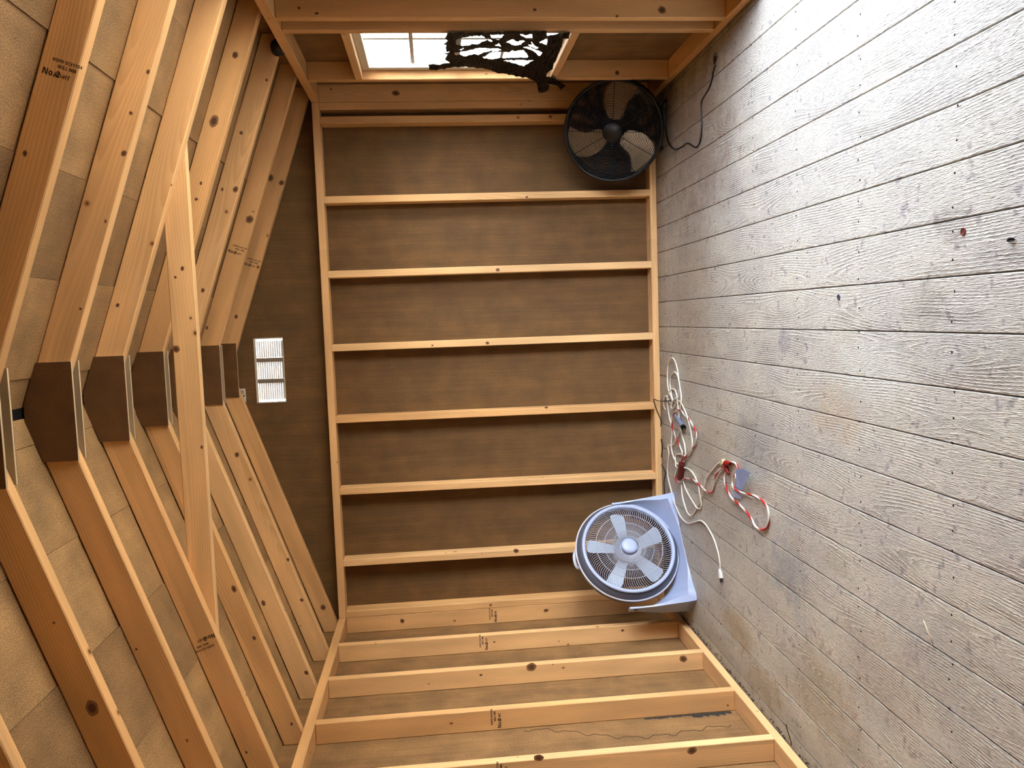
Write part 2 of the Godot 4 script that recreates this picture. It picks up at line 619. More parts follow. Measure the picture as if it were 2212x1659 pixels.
# ------------------------------------------------------------------ the setting
func build_ground() -> void:
	var g := part(self, "ground", box_mesh(Vector3(90, 0.2, 90)), M.concrete, Transform3D(Basis.IDENTITY, Vector3(0, -0.32, 0)))
	tag(g, "pale ground outside the shed seen through the window", "", "", "structure")
	var b := thing("neighbouring_building", "pale washed-out building outside, seen through the window above the torn plastic", "building", Vector3(9.0, -0.22, -13.0))
	part(b, "wall", box_mesh(Vector3(26.0, 1.1, 3.0), 0.02), M.house, Transform3D(Basis.IDENTITY, Vector3(6, 0.55, 0)))
	part(b, "wall", box_mesh(Vector3(9.0, 2.6, 3.0), 0.02), M.house, Transform3D(Basis.IDENTITY, Vector3(11, 1.3, -1.0)))
	var st := start()
	for s in [0, 1]:
		var z := 0.7 if s == 0 else -2.7
	quad(st, Vector3(6.2, 2.6, 0.8), Vector3(15.8, 2.6, 0.8), Vector3(15.8, 3.4, -1.0), Vector3(6.2, 3.4, -1.0))
	quad(st, Vector3(15.8, 2.6, -2.8), Vector3(6.2, 2.6, -2.8), Vector3(6.2, 3.4, -1.0), Vector3(15.8, 3.4, -1.0))
	part(b, "roof", done(st), plain(Color(0.7, 0.72, 0.75), 0.8))

const GROOVE_0 := -0.7628
const GROOVE := 0.13547
func build_floor() -> void:
	var f := shell("floor", "embossed wood-grain floor of pale grey-brown planks with dark grooves")
	slab(f, "subfloor", Vector3(OUT_LEFT, -0.06, -0.1), Vector3(OUT_RIGHT, -0.012, FRONT), M.groove, 0.001, 2)
	var k := 0
	for n in range(-10, 13):
		var xa := GROOVE_0 - GROOVE * (n + 1) + 0.0012
		var xb := GROOVE_0 - GROOVE * n - 0.0012
		xa = maxf(xa, OUT_LEFT)
		xb = minf(xb, OUT_RIGHT)
		if xb - xa < 0.01: continue
		var u0 := fposmod(n * 0.377, 1.0)
		var row := posmod(n * 3 + 2, 5)
		var z0 := -0.1
		var z1 := FRONT
		var st := start()
		var c := 0.0022
		var h := 0.0
		var lo := -0.012
		var tone := rng.randf_range(0.95, 1.0)
		# top, two eased edges, two sides, end
		var prof := [Vector2(xa, lo), Vector2(xa, h - c), Vector2(xa + c, h), Vector2(xb - c, h), Vector2(xb, h - c), Vector2(xb, lo)]
		for i in 5:
			var a: Vector2 = prof[i]
			var b: Vector2 = prof[i + 1]
			var v := [Vector3(a.x, a.y, z0), Vector3(a.x, a.y, z1), Vector3(b.x, b.y, z1), Vector3(b.x, b.y, z0)]
			for j in [0, 2, 1, 0, 3, 2]:
				var p: Vector3 = v[j]
				var vv := clampf((p.x - (GROOVE_0 - GROOVE * (n + 1))) / GROOVE, 0.0, 1.0)
				st.set_color(Color(tone, tone, tone))
				st.set_uv(Vector2(p.z / 2.4 + u0, (row + 0.02 + 0.96 * vv) / 5.0))
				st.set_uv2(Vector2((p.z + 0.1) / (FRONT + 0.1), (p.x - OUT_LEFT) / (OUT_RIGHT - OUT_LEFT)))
				st.add_vertex(p)
		st.generate_normals()
		st.generate_tangents()
		part(f, "plank", st.commit(), M.floor)
		k += 1
	# nail heads: rows across the floor over each joist
	var mm := MultiMesh.new()
	mm.transform_format = MultiMesh.TRANSFORM_3D
	mm.mesh = lathe(P2([0.0032, -0.0015, 0.0031, 0.0004, 0.0022, 0.0009, 0.0, 0.0010]), 10)
	var spots: Array = []
	var r := RandomNumberGenerator.new()
	r.seed = 9
	for row in range(0, 12):
		var z := 0.10 + row * 0.4064 + (0.03 if row % 3 == 0 else 0.0)
		var x := OUT_LEFT + 0.12
		while x < OUT_RIGHT - 0.1:
			spots.append(Vector3(x + r.randf_range(-0.012, 0.012), 0.0, z + r.randf_range(-0.008, 0.008)))
			x += r.randf_range(0.055, 0.085)
	mm.instance_count = spots.size()
	for i in spots.size():
		mm.set_instance_transform(i, Transform3D(Basis(Vector3.RIGHT, -PI / 2), spots[i]))
	var nails := MultiMeshInstance3D.new()
	nails.name = "nail_heads"
	nails.multimesh = mm
	nails.material_override = M.nail
	tag(nails, "", "", "", "stuff")
	f.add_child(nails, true)

func roof_y(x: float) -> float:
	return ROOF_TOP - PITCH * absf(x - RIDGE)

const STUD_TOP := [-0.0283, -0.4209, -0.8136, -1.2022, -1.5966, -1.9958]
const STUD_FOOT := [-0.0252, -0.4172, -0.8136, -1.2064, -1.6041, -1.998]
func build_back_wall() -> void:
	var w := shell("wall_back", "gable wall of bare studs over brown siding panels")
	# siding with an opening for the vent
	var z0 := -0.102
	var z1 := -0.0895
	var vx0 := -1.098
	var vx1 := -0.750
	var vy0 := 2.074
	var vy1 := 2.222
	for piece in [[OUT_LEFT, vx0, -0.15, 9.0], [vx0, vx1, -0.15, vy0], [vx0, vx1, vy1, 9.0], [vx1, OUT_RIGHT, -0.15, 9.0]]:
		var a: float = piece[0]
		var b: float = piece[1]
		var lo: float = piece[2]
		var hi: float = piece[3]
		var p := PackedVector2Array([Vector2(a, lo), Vector2(b, lo)])
		if hi < 5.0:
			p.append(Vector2(b, hi)); p.append(Vector2(a, hi))
		else:
			p.append(Vector2(b, roof_y(b) + 0.02))
			if a < RIDGE and b > RIDGE: p.append(Vector2(RIDGE, ROOF_TOP + 0.02))
			p.append(Vector2(a, roof_y(a) + 0.02))
		part(w, "siding_panel", prism(p, z0, z1, 0.0003, Vector2.ZERO, 1.0, 1.0), M.board_back_shaded)
	var zc := -0.0445
	var fr := Vector3(0, 0, 1)
	for i in 6:
		timber(w, "stud", Vector3(STUD_FOOT[i], 0.038, zc), Vector3(STUD_TOP[i], PLATE_UNDER - 0.001, zc), fr, 0.089, 0.038)
	timber(w, "stud", Vector3(LEFT + 0.0195, 0.038, zc), Vector3(LEFT + 0.0195, PLATE_UNDER - 0.001, zc), fr, 0.089, 0.038)
	timber(w, "stud", Vector3(RIGHT - 0.0195, 0.038, zc), Vector3(RIGHT - 0.0195, PLATE_UNDER - 0.001, zc), fr, 0.089, 0.038)
	timber(w, "stud", Vector3(0.385, 0.038, zc), Vector3(0.385, PLATE_UNDER - 0.001, zc), fr, 0.089, 0.038)
	timber(w, "top_plate", Vector3(LEFT + 0.003, PLATE_UNDER + 0.0195, zc), Vector3(RIGHT - 0.003, PLATE_UNDER + 0.0195, zc), fr, 0.089, 0.039)
	timber(w, "bottom_plate", Vector3(LEFT + 0.001, 0.0195, zc), Vector3(RIGHT - 0.001, 0.0195, zc), fr, 0.089, 0.037)

const LEFT_STUDS := [-0.020, 0.365, 0.7587, 1.1651, 1.5686, 1.975, 2.381, 2.788, 3.194, 3.6, 4.0, 4.4, 4.7]
func build_left_wall() -> void:
	var w := shell("wall_left", "side wall of bare two-by-four studs over brown siding panels")
	var zz := -0.1
	while zz < FRONT:
		slab(w, "siding_panel", Vector3(OUT_LEFT - 0.0125, -0.15, zz), Vector3(OUT_LEFT - 0.0003, 1.97, minf(zz + 1.219, FRONT)), M.board, 0.0006, 1)
		zz += 1.2195
	var xc := LEFT - 0.0445
	for z in LEFT_STUDS:
		var s := timber(w, "stud", Vector3(xc, 0.0385, z), Vector3(xc, PLATE_UNDER - 0.001, z), Vector3(-1, 0, 0), 0.089, 0.038)
	timber(w, "top_plate", Vector3(xc, PLATE_UNDER + 0.0205, -0.089), Vector3(xc, PLATE_UNDER + 0.0205, FRONT - 0.1), Vector3(-1, 0, 0), 0.089, 0.041)
	timber(w, "bottom_plate", Vector3(xc, 0.021, -0.089), Vector3(xc, 0.021, FRONT - 0.1), Vector3(-1, 0, 0), 0.089, 0.035)
	for s in [[-2.347, 1.062, 0.384], [-2.350, 0.986, -0.0008], [-2.349, 1.060, 1.1841], [-2.349, 1.067, 1.5876]]:
		stamp(w, Vector3(s[0], s[1], s[2] + 0.0003), Basis.IDENTITY)

const DOOR_0 := 1.47
const DOOR_1 := 2.70
const DOOR_TOP := 1.76
const RIGHT_STUDS := [-0.011, 0.370, 1.0315, 1.166, 1.430, 2.72, 3.05, 3.38, 3.79, 4.2, 4.7]
func build_right_wall() -> void:
	var w := shell("wall_right", "side wall of bare studs with a window bay and an open doorway")
	var xa := OUT_RIGHT + 0.0003
	var xb := OUT_RIGHT + 0.0125
	for b in [[-0.1, 0.392, -0.15, 1.97], [0.392, 1.0125, -0.15, 0.632], [0.392, 1.0125, 1.541, 1.97], [1.0125, DOOR_0, -0.15, 1.97], [DOOR_0, DOOR_1, DOOR_TOP, 1.97], [DOOR_1, FRONT, -0.15, 1.97]]:
		slab(w, "siding_panel", Vector3(xa, b[2], b[0]), Vector3(xb, b[3], b[1]), M.board, 0.0006, 1)
	var xc := RIGHT + 0.0445
	var ac := Vector3(1, 0, 0)
	for z in RIGHT_STUDS:
		timber(w, "stud", Vector3(xc, 0.0385, z), Vector3(xc, PLATE_UNDER - 0.001, z), ac, 0.089, 0.038)
	timber(w, "top_plate", Vector3(xc, PLATE_UNDER + 0.0205, -0.089), Vector3(xc, PLATE_UNDER + 0.0205, FRONT - 0.1), ac, 0.089, 0.041)
	timber(w, "bottom_plate", Vector3(xc, 0.021, -0.089), Vector3(xc, 0.021, DOOR_0), ac, 0.089, 0.035)
	timber(w, "bottom_plate", Vector3(xc, 0.021, DOOR_1), Vector3(xc, 0.021, FRONT - 0.1), ac, 0.089, 0.035)
	timber(w, "window_header", Vector3(xc, 1.557, 0.3895), Vector3(xc, 1.557, 1.012), ac, 0.089, 0.036)
	timber(w, "window_sill", Vector3(xc, 0.6155, 0.3895), Vector3(xc, 0.6155, 1.012), ac, 0.089, 0.036)

func build_front_wall() -> void:
	var w := shell("wall_front", "front gable wall behind the viewer")
	var p := PackedVector2Array([Vector2(OUT_LEFT, -0.15), Vector2(OUT_RIGHT, -0.15), Vector2(OUT_RIGHT, roof_y(OUT_RIGHT) + 0.02), Vector2(RIDGE, ROOF_TOP + 0.02), Vector2(OUT_LEFT, roof_y(OUT_LEFT) + 0.02)])
	part(w, "siding_panel", prism(p, FRONT, FRONT + 0.0125, 0.0005, Vector2.ZERO, 1.0, 1.0), M.board)

func build_roof() -> void:
	var c := shell("ceiling", "pitched roof underside of brown boards laid in long rows")
	var seams := {1: [-0.8985, -0.812, -0.536, -0.257, 0.021, 0.298, 0.70], -1: [-0.9285, -1.005, -1.283, -1.562, -1.845, -2.12, -2.53]}
	for side in [1, -1]:
		var s: Array = seams[side]
		for i in s.size() - 1:
			var xa: float = s[i]
			var xb: float = s[i + 1]
			var a := Vector3(xa, roof_y(xa), 0)
			var b := Vector3(xb, roof_y(xb), 0)
			var d := (b - a).normalized()
			var n := Vector3(-d.y, d.x, 0) * (1.0 if side == 1 else -1.0)     # up and out
			var l := a.distance_to(b) - 0.0012
			var lift := 0.0008 + 0.0016 * ((i * 7 + (2 if side == 1 else 0)) % 3)
			var st := start()
			var za := -0.16
			var zb := FRONT + 0.06
			var t := 0.012
			var u := rng.randf()
			var v0 := rng.randf()
			var q := [a + n * lift, a + d * l + n * lift, a + d * l + n * (lift + t), a + n * (lift + t)]
			for k in 4:
				var p0: Vector3 = q[k]
				var p1: Vector3 = q[(k + 1) % 4]
				var w0 := (p0 - a).dot(d) + (p0 - a).dot(n)
				var w1 := (p1 - a).dot(d) + (p1 - a).dot(n)
				var A := p0 + Vector3(0, 0, za)
				var B := p1 + Vector3(0, 0, za)
				var C := p1 + Vector3(0, 0, zb)
				var D := p0 + Vector3(0, 0, zb)
				if side == 1: quad(st, D, C, B, A, Vector2(w0 + v0, zb + u), Vector2(w1 + v0, zb + u), Vector2(w1 + v0, za + u), Vector2(w0 + v0, za + u))
				else: quad(st, A, B, C, D, Vector2(w0 + v0, za + u), Vector2(w1 + v0, za + u), Vector2(w1 + v0, zb + u), Vector2(w0 + v0, zb + u))
			var mats := [M.board_roof, M.board_roof_pale, M.board_roof, M.board_roof_dark, M.board_roof, M.board_roof_pale]
			part(c, "roof_board", done(st), mats[(i + (1 if side == 1 else 0)) % 6])
	for side in [1, -1]:
		var xe := 0.70 if side == 1 else -2.53
		var a := Vector2(RIDGE, ROOF_TOP + 0.019)
		var b := Vector2(xe, roof_y(xe) + 0.019)
		var p := PackedVector2Array([a, b, b + Vector2(0, 0.012), a + Vector2(0, 0.012)])
		if Geometry2D.is_polygon_clockwise(p): p.reverse()
		part(c, "added_underlay", prism(p, -0.16, FRONT + 0.06, 0.001), M.groove)  # unseen sheet added above the boards to stop daylight leaking through the seams
	var ridge := slab(c, "ridge_strip", Vector3(RIDGE - 0.08, ROOF_TOP - 0.001, -0.16), Vector3(RIDGE + 0.08, ROOF_TOP + 0.03, FRONT + 0.06), M.tape, 0.001)
	tag(ridge, "black strip closing the ridge")

const TRUSS_Z := [-0.041, 0.347, 0.763, 1.167, 1.57, 1.97, 2.37, 2.77, 3.17]
const TRUSS_LABEL := [
	"pine roof truss standing on the back gable wall, the farthest one",
	"pine roof truss second from the back wall, with the grade stamp on its right rafter",
	"pine roof truss third from the back wall, its ridge plate hidden behind the collar tie",
	"pine roof truss fourth from the back wall, just behind the collar tie",
	"pine roof truss carrying the long horizontal collar tie",
	"pine roof truss next nearer the viewer than the collar tie truss",
	"pine roof truss with a grade stamp, its ridge plate cut by the left picture edge",
	"pine roof truss showing only its left rafter in the lower left corner of the picture",
	"pine roof truss above the viewer, nearest of all",
]
const STAMPS := [[6, -0.071, 2.103, 1], [4, -1.781, 2.091, -1], [1, -0.313, 2.190, 1], [0, -0.345, 2.209, 1]]   # truss, x, y, side
func build_truss(k: int) -> void:
	var zn: float = TRUSS_Z[k]
	var t := thing("roof_truss", TRUSS_LABEL[k], "truss", Vector3(RIDGE, PLATE_TOP, zn - 0.019), Basis.IDENTITY, "roof trusses")
	var o := Vector3(RIDGE, PLATE_TOP, 0)
	var ang := atan(PITCH)
	for side in [1, -1]:
		var xe := OUT_RIGHT if side == 1 else OUT_LEFT
		var ye := roof_y(xe)
		var dep := 0.0941
		# outline in the world's x, y, then turned so that x runs along the rafter
		var w := [Vector2(RIDGE + side * 0.0008, ROOF_TOP), Vector2(xe, ye), Vector2(xe, maxf(ye - dep, PLATE_TOP + 0.0008)), Vector2(xe - side * (0.012), PLATE_TOP + 0.0008), Vector2(RIDGE + side * 0.0008, ROOF_TOP - dep)]
		var b := Basis(Vector3(0, 0, 1), -ang if side == 1 else PI + ang)
		var inv := Transform2D(-ang if side == 1 else PI + ang, Vector2.ZERO).affine_inverse()
		var loc := PackedVector2Array()
		for q in w:
			var v: Vector2 = inv * (Vector2(q.x - RIDGE, q.y - PLATE_TOP))
			loc.append(v)
		if Geometry2D.is_polygon_clockwise(loc): loc.reverse()
		var uv := Vector2(0.02 + rng.randf() * 0.2, rng.randf())
		boards.append(part(t, "rafter", prism(loc, -0.019, 0.019, 0.003, uv), pine(), Transform3D(b, Vector3.ZERO)))
	# ridge plates on both faces
	for f in [1, -1]:
		if k == 0 and f == -1: continue
		var y0 := 2.2955 - PLATE_TOP + (0.012 if k == 0 else 0.0)
		var hw := 0.1445
		var p := PackedVector2Array([Vector2(-hw, y0), Vector2(hw, y0), Vector2(hw, roof_y(RIDGE + hw) - PLATE_TOP), Vector2(0.0225, 2.4345 - PLATE_TOP), Vector2(-0.0225, 2.4345 - PLATE_TOP), Vector2(-hw, roof_y(RIDGE + hw) - PLATE_TOP)])
		var z_in := 0.0192
		var plate := part(t, "ridge_plate", prism(p, z_in + 0.0012, z_in + 0.0085, 0.0004, Vector2.ZERO, 1.0, 1.0), M.cut_edge, Transform3D(Basis.IDENTITY if f == 1 else Basis(Vector3.UP, PI), Vector3.ZERO))
		part(plate, "brown_face", prism(p, z_in + 0.0086, z_in + 0.0102, 0.0003, Vector2(k * 0.31, k * 0.17), 1.0, 1.0), M.gusset_brown)
		part(plate, "primed_face", prism(p, z_in, z_in + 0.0011, 0.0002, Vector2(k * 0.2, 0), 1.0, 1.0), M.primed)
	if k == 4:
		var y := 2.107 - PLATE_TOP
		var h := 0.042
		# long board on the far face, its ends cut to the slope
		var yt := y + h
		var yb := y - h
		var xt := (ROOF_TOP - 0.002 - (yt + PLATE_TOP)) / PITCH
		var xb := (ROOF_TOP - 0.002 - (yb + PLATE_TOP)) / PITCH
		var p := PackedVector2Array([Vector2(-xb + 0.03, yb), Vector2(xb - 0.03, yb), Vector2(xt, yt), Vector2(-xt, yt)])
		boards.append(part(t, "collar_tie", prism(p, -0.0575, -0.0195, 0.003, Vector2(0.55, 0.2)), pine_mats[2]))
	for s in STAMPS:
		if int(s[0]) != k: continue
		var side: int = s[3]
		# read across the board: down the right rafter, up the left one
		var along := Vector3(cos(ang), -sin(ang) * side, 0) if side == 1 else Vector3(-cos(ang), -sin(ang), 0)
		var b := Basis(along.cross(Vector3(0, 0, 1)), along, Vector3(0, 0, 1))
		stamp(t, Vector3(float(s[1]) - RIDGE, float(s[2]) - PLATE_TOP, 0.0193), b)

# the mill's grade stamp, printed across a board; x is the reading direction
func stamp(parent: Node, at: Vector3, b: Basis) -> void:
	var lines := [["HOPR SCX1104", 0.0068, 0.0185, 0.014], ["MILL 000", 0.0068, 0.0068, 0.016], ["No.2", 0.0125, -0.010, -0.034], ["KD-HT", 0.0085, -0.011, 0.010]]
	var s := Node3D.new()
	var first: MeshInstance3D = null
	var st := SurfaceTool.new()
	var root: MeshInstance3D = null
	var all := SurfaceTool.new()
	all.begin(Mesh.PRIMITIVE_TRIANGLES)
	for l in lines:
		var tm := TextMesh.new()
		var f := SystemFont.new()
		f.font_names = PackedStringArray(["Droid Sans"])
		f.font_weight = 700
		tm.font = f
		tm.font_size = 16
		tm.pixel_size = float(l[1]) / 11.5
		tm.depth = 0.0003
		tm.curve_step = 3.0
		tm.text = l[0]
		tm.horizontal_alignment = HORIZONTAL_ALIGNMENT_LEFT if l[0] == "No.2" else HORIZONTAL_ALIGNMENT_CENTER
		if l[0] == "KD-HT": tm.horizontal_alignment = HORIZONTAL_ALIGNMENT_CENTER
		all.append_from(tm, 0, Transform3D(Basis.IDENTITY, Vector3(l[3], l[2], 0)))
	# the outlined badge at the start of the upper lines
	var badge := [Vector2(-0.036, 0.022), Vector2(-0.022, 0.022), Vector2(-0.022, 0.012), Vector2(-0.029, 0.004), Vector2(-0.036, 0.012)]
	var bs := start()
	for i in 5:
		var a: Vector2 = badge[i]
		var c: Vector2 = badge[(i + 1) % 5]
		var d := (c - a).normalized() * 0.0008
		var nn := Vector2(-d.y, d.x)
		quad(bs, Vector3(a.x - nn.x, a.y - nn.y, 0.0002), Vector3(c.x - nn.x, c.y - nn.y, 0.0002), Vector3(c.x + nn.x, c.y + nn.y, 0.0002), Vector3(a.x + nn.x, a.y + nn.y, 0.0002))
		quad(bs, Vector3(a.x + nn.x, a.y + nn.y, 0.0002), Vector3(c.x + nn.x, c.y + nn.y, 0.0002), Vector3(c.x - nn.x, c.y - nn.y, 0.0002), Vector3(a.x - nn.x, a.y - nn.y, 0.0002))
	all.append_from(done(bs), 0, Transform3D.IDENTITY)
	s.free()
	part(parent, "grade_stamp", all.commit(), M.ink, Transform3D(b.scaled_local(Vector3(1.04, 1.12, 1.0)), at))

# knots that show on the boards' faces towards the viewer
func build_knots() -> void:
	var spots := [-0.262,2.194,2.37,0.0059, -1.636,2.177,1.97,0.0042, 0.044,2.028,1.97,0.0056, -0.07,2.083,1.97,0.0056, -0.182,2.11,1.97,0.0084, -0.372,2.174,1.97,0.0042, -0.619,2.261,1.97,0.0042, -0.599,2.306,1.57,0.0065, -2.195,1.979,1.57,0.0049, 0.346,1.959,1.167,0.0112, 0.101,2.053,1.167,0.0186, -0.131,2.116,1.167,0.0056, -0.191,2.137,1.167,0.0074, -1.727,2.09,1.167,0.0112, -1.934,2.023,1.167,0.0074, -2.304,1.896,1.167,0.0056, 0.37,1.922,0.763,0.0063, 0.149,2.042,0.763,0.0084, -0.09,2.08,0.763,0.0126, -0.089,2.136,0.763,0.0063, -0.52,2.245,0.763,0.0084, -1.93,2.069,0.763,0.0105, -2.268,1.897,0.763,0.0105, -0.166,2.117,0.347,0.0186, -1.856,2.029,0.347,0.0093, -2.068,1.973,0.347,0.0093, -1.312,2.246,0.347,0.0117, -0.682,2.35,0.347,0.007, 0.099,2.079,-0.041,0.0179, 0.072,2.023,-0.041,0.0153, -0.627,2.3,-0.041,0.0102, -2.249,1.928,-0.041,0.0153, -1.625,2.142,2.37,0.0176, -1.4,2.216,2.37,0.0035, -2.341,1.495,0.001,0.0126, -2.337,0.687,0.001,0.0101, -2.343,1.01,0.384,0.0046, -2.297,1.511,0.384,0.0046, -2.331,0.338,0.384,0.0069, -2.315,0.865,0.7777,0.0208, -2.331,0.137,0.7777,0.0188, -2.335,1.102,0.7777,0.0063, -2.396,1.068,1.1841,0.0037, -2.299,0.935,1.5876,0.0146, -2.322,0.358,1.5876,0.0162, 0.506,0.299,1.185,0.0148, 0.507,0.807,1.185,0.0074, 0.483,0.481,1.185,0.0056, 0.513,1.709,1.185,0.0056, 0.493,1.644,1.185,0.0056, 0.502,0.297,0.389,0.0115, 0.518,1.398,0.008,0.0152, -0.036,0.72,0,0.0063, -0.422,0.892,0,0.0101, -0.817,0.963,0,0.0101, -0.819,1.263,0,0.0051, -1.985,0.846,0,0.0127, -1.186,0.65,0,0.0076, -2.286,1,0,0.0076, -0.48,2.099,1.5315,0.0066, -0.509,2.124,1.5315,0.005, -0.754,2.138,1.5315,0.0132, -1.099,2.074,1.5315,0.005]
	var km := plain(Color.WHITE, 0.6)
	km.vertex_color_use_as_albedo = true
	var r := RandomNumberGenerator.new()
	r.seed = 4
	for i in range(0, spots.size(), 4):
		var p := Vector3(spots[i], spots[i + 1], spots[i + 2])
		var size: float = spots[i + 3]
		for b in boards:
			var mi: MeshInstance3D = b
			var inv: Transform3D = mi.global_transform.affine_inverse()
			var q: Vector3 = inv * p
			if not mi.mesh.get_aabb().grow(0.006).has_point(q): continue
			var n := (inv.basis * Vector3(0, 0, 1)).normalized()
			var long := Vector3(1, 0, 0)
			var side := n.cross(long).normalized()
			var st := SurfaceTool.new()
			st.begin(Mesh.PRIMITIVE_TRIANGLES)
			var c := q + n * 0.0006
			var stretch := r.randf_range(1.0, 1.5)
			var k := 14
			var ring := func(j: int, f: float, h: float) -> Vector3:
				var a := TAU * j / k
				var w := 0.92 + 0.07 * sin(a * 2.0 + i) + 0.05 * sin(a * 5.0 + i * 2.0)
				return q + n * h + (long * cos(a) * stretch + side * sin(a)) * size * f * w
			var dark := Color(0.10, 0.042, 0.018)
			var mid := Color(0.27, 0.13, 0.055)
			for j in k:
				var tris := [[c, ring.call(j, 0.6, 0.0006), ring.call(j + 1, 0.6, 0.0006), dark], [ring.call(j, 0.6, 0.0006), ring.call(j, 1.0, 0.0001), ring.call(j + 1, 1.0, 0.0001), mid], [ring.call(j, 0.6, 0.0006), ring.call(j + 1, 1.0, 0.0001), ring.call(j + 1, 0.6, 0.0006), mid]]
				for tr in tris:
					st.set_color(tr[3])
					for v in [tr[0], tr[2], tr[1]]: st.add_vertex(v)
			part(mi, "knot", done(st), km)
			break

func build_vent() -> void:
	var v := thing("gable_vent", "white louvred gable vent in three sections high on the back wall", "vent", Vector3(-0.924, 2.148, -0.0895))
	var hw := 0.174
	var hh := 0.0745
	var st := start()
	part(v, "frame", box_mesh(Vector3(2 * hw + 0.004, 0.012, 0.03)), M.vinyl, Transform3D(Basis.IDENTITY, Vector3(0, hh, -0.010)))
	part(v, "frame", box_mesh(Vector3(2 * hw + 0.004, 0.004, 0.03)), M.vinyl, Transform3D(Basis.IDENTITY, Vector3(0, -hh, -0.010)))
	for s in [-1, 1]:
		part(v, "frame", box_mesh(Vector3(0.007, 2 * hh, 0.03)), M.vinyl, Transform3D(Basis.IDENTITY, Vector3(s * hw, 0, -0.010)))
	var bar_mat := plain(Color(0.50, 0.46, 0.40), 0.7)
	for x in [-0.0575, 0.0575]:
		part(v, "divider", box_mesh(Vector3(0.022, 2 * hh - 0.006, 0.02)), bar_mat, Transform3D(Basis.IDENTITY, Vector3(x, 0, -0.006)))
	var slat := slat_mesh(0.092, 0.015)
	for i in 3:
		var sec := Node3D.new()
		sec.name = "louvre_section"
		v.add_child(sec, true)
		sec.position = Vector3((i - 1) * 0.115, 0, 0)
		for k in 12:
			part(sec, "slat", slat, M.vent_white, Transform3D(Basis(Vector3.RIGHT, deg_to_rad(32.0)), Vector3(0, hh - 0.014 - k * 0.0117, -0.010)))

func slat_mesh(l: float, w: float) -> ArrayMesh:
	# a rounded strip along x, its width along y
	var p := PackedVector2Array()
	for k in 12:
		var a := TAU * k / 12
		p.append(Vector2(cos(a) * 0.0022, sin(a) * w / 2))
	var st := SurfaceTool.new()
	st.begin(Mesh.PRIMITIVE_TRIANGLES)
	st.set_smooth_group(0)
	for k in 12:
		var a := p[k]
		var b := p[(k + 1) % 12]
		quad(st, Vector3(-l / 2, a.y, a.x), Vector3(-l / 2, b.y, b.x), Vector3(l / 2, b.y, b.x), Vector3(l / 2, a.y, a.x))
	return done(st)

func build_window() -> void:
	var w := shell("window_1", "white vinyl window with slim grid bars behind the torn plastic")
	var z0 := 0.3925
	var z1 := 1.0115
	var y0 := 0.6345
	var y1 := 1.5385
	var bar := func(a: Vector3, b: Vector3, called: String) -> void:
		slab(w, called, a, b, M.vinyl, 0.0015, 1)
	var x0 := 0.520
	var x1 := 0.575
	bar.call(Vector3(x0, y1 - 0.034, z0), Vector3(x1, y1, z1), "frame")
	bar.call(Vector3(x0, y0, z0), Vector3(x1, y0 + 0.034, z1), "frame")
	bar.call(Vector3(x0, y0 + 0.034, z0), Vector3(x1, y1 - 0.034, z0 + 0.036), "frame")
	bar.call(Vector3(x0, y0 + 0.034, z1 - 0.036), Vector3(x1, y1 - 0.034, z1), "frame")
	bar.call(Vector3(x0 + 0.008, 1.078, z0 + 0.036), Vector3(x1 - 0.008, 1.106, z1 - 0.036), "meeting_rail")
	bar.call(Vector3(0.546, 1.289, z0 + 0.036), Vector3(0.562, 1.307, z1 - 0.036), "grid_bar")
	bar.call(Vector3(0.546, 0.872, z0 + 0.036), Vector3(0.562, 0.886, z1 - 0.036), "grid_bar")
	bar.call(Vector3(0.548, y0 + 0.034, 0.728), Vector3(0.560, 1.078, 0.748), "grid_bar")
	bar.call(Vector3(0.548, 1.106, 0.728), Vector3(0.560, y1 - 0.034, 0.748), "grid_bar")
	slab(w, "pane", Vector3(0.5525, y0 + 0.03, z0 + 0.03), Vector3(0.5555, y1 - 0.03, z1 - 0.03), M.glass, 0.0001, 1)

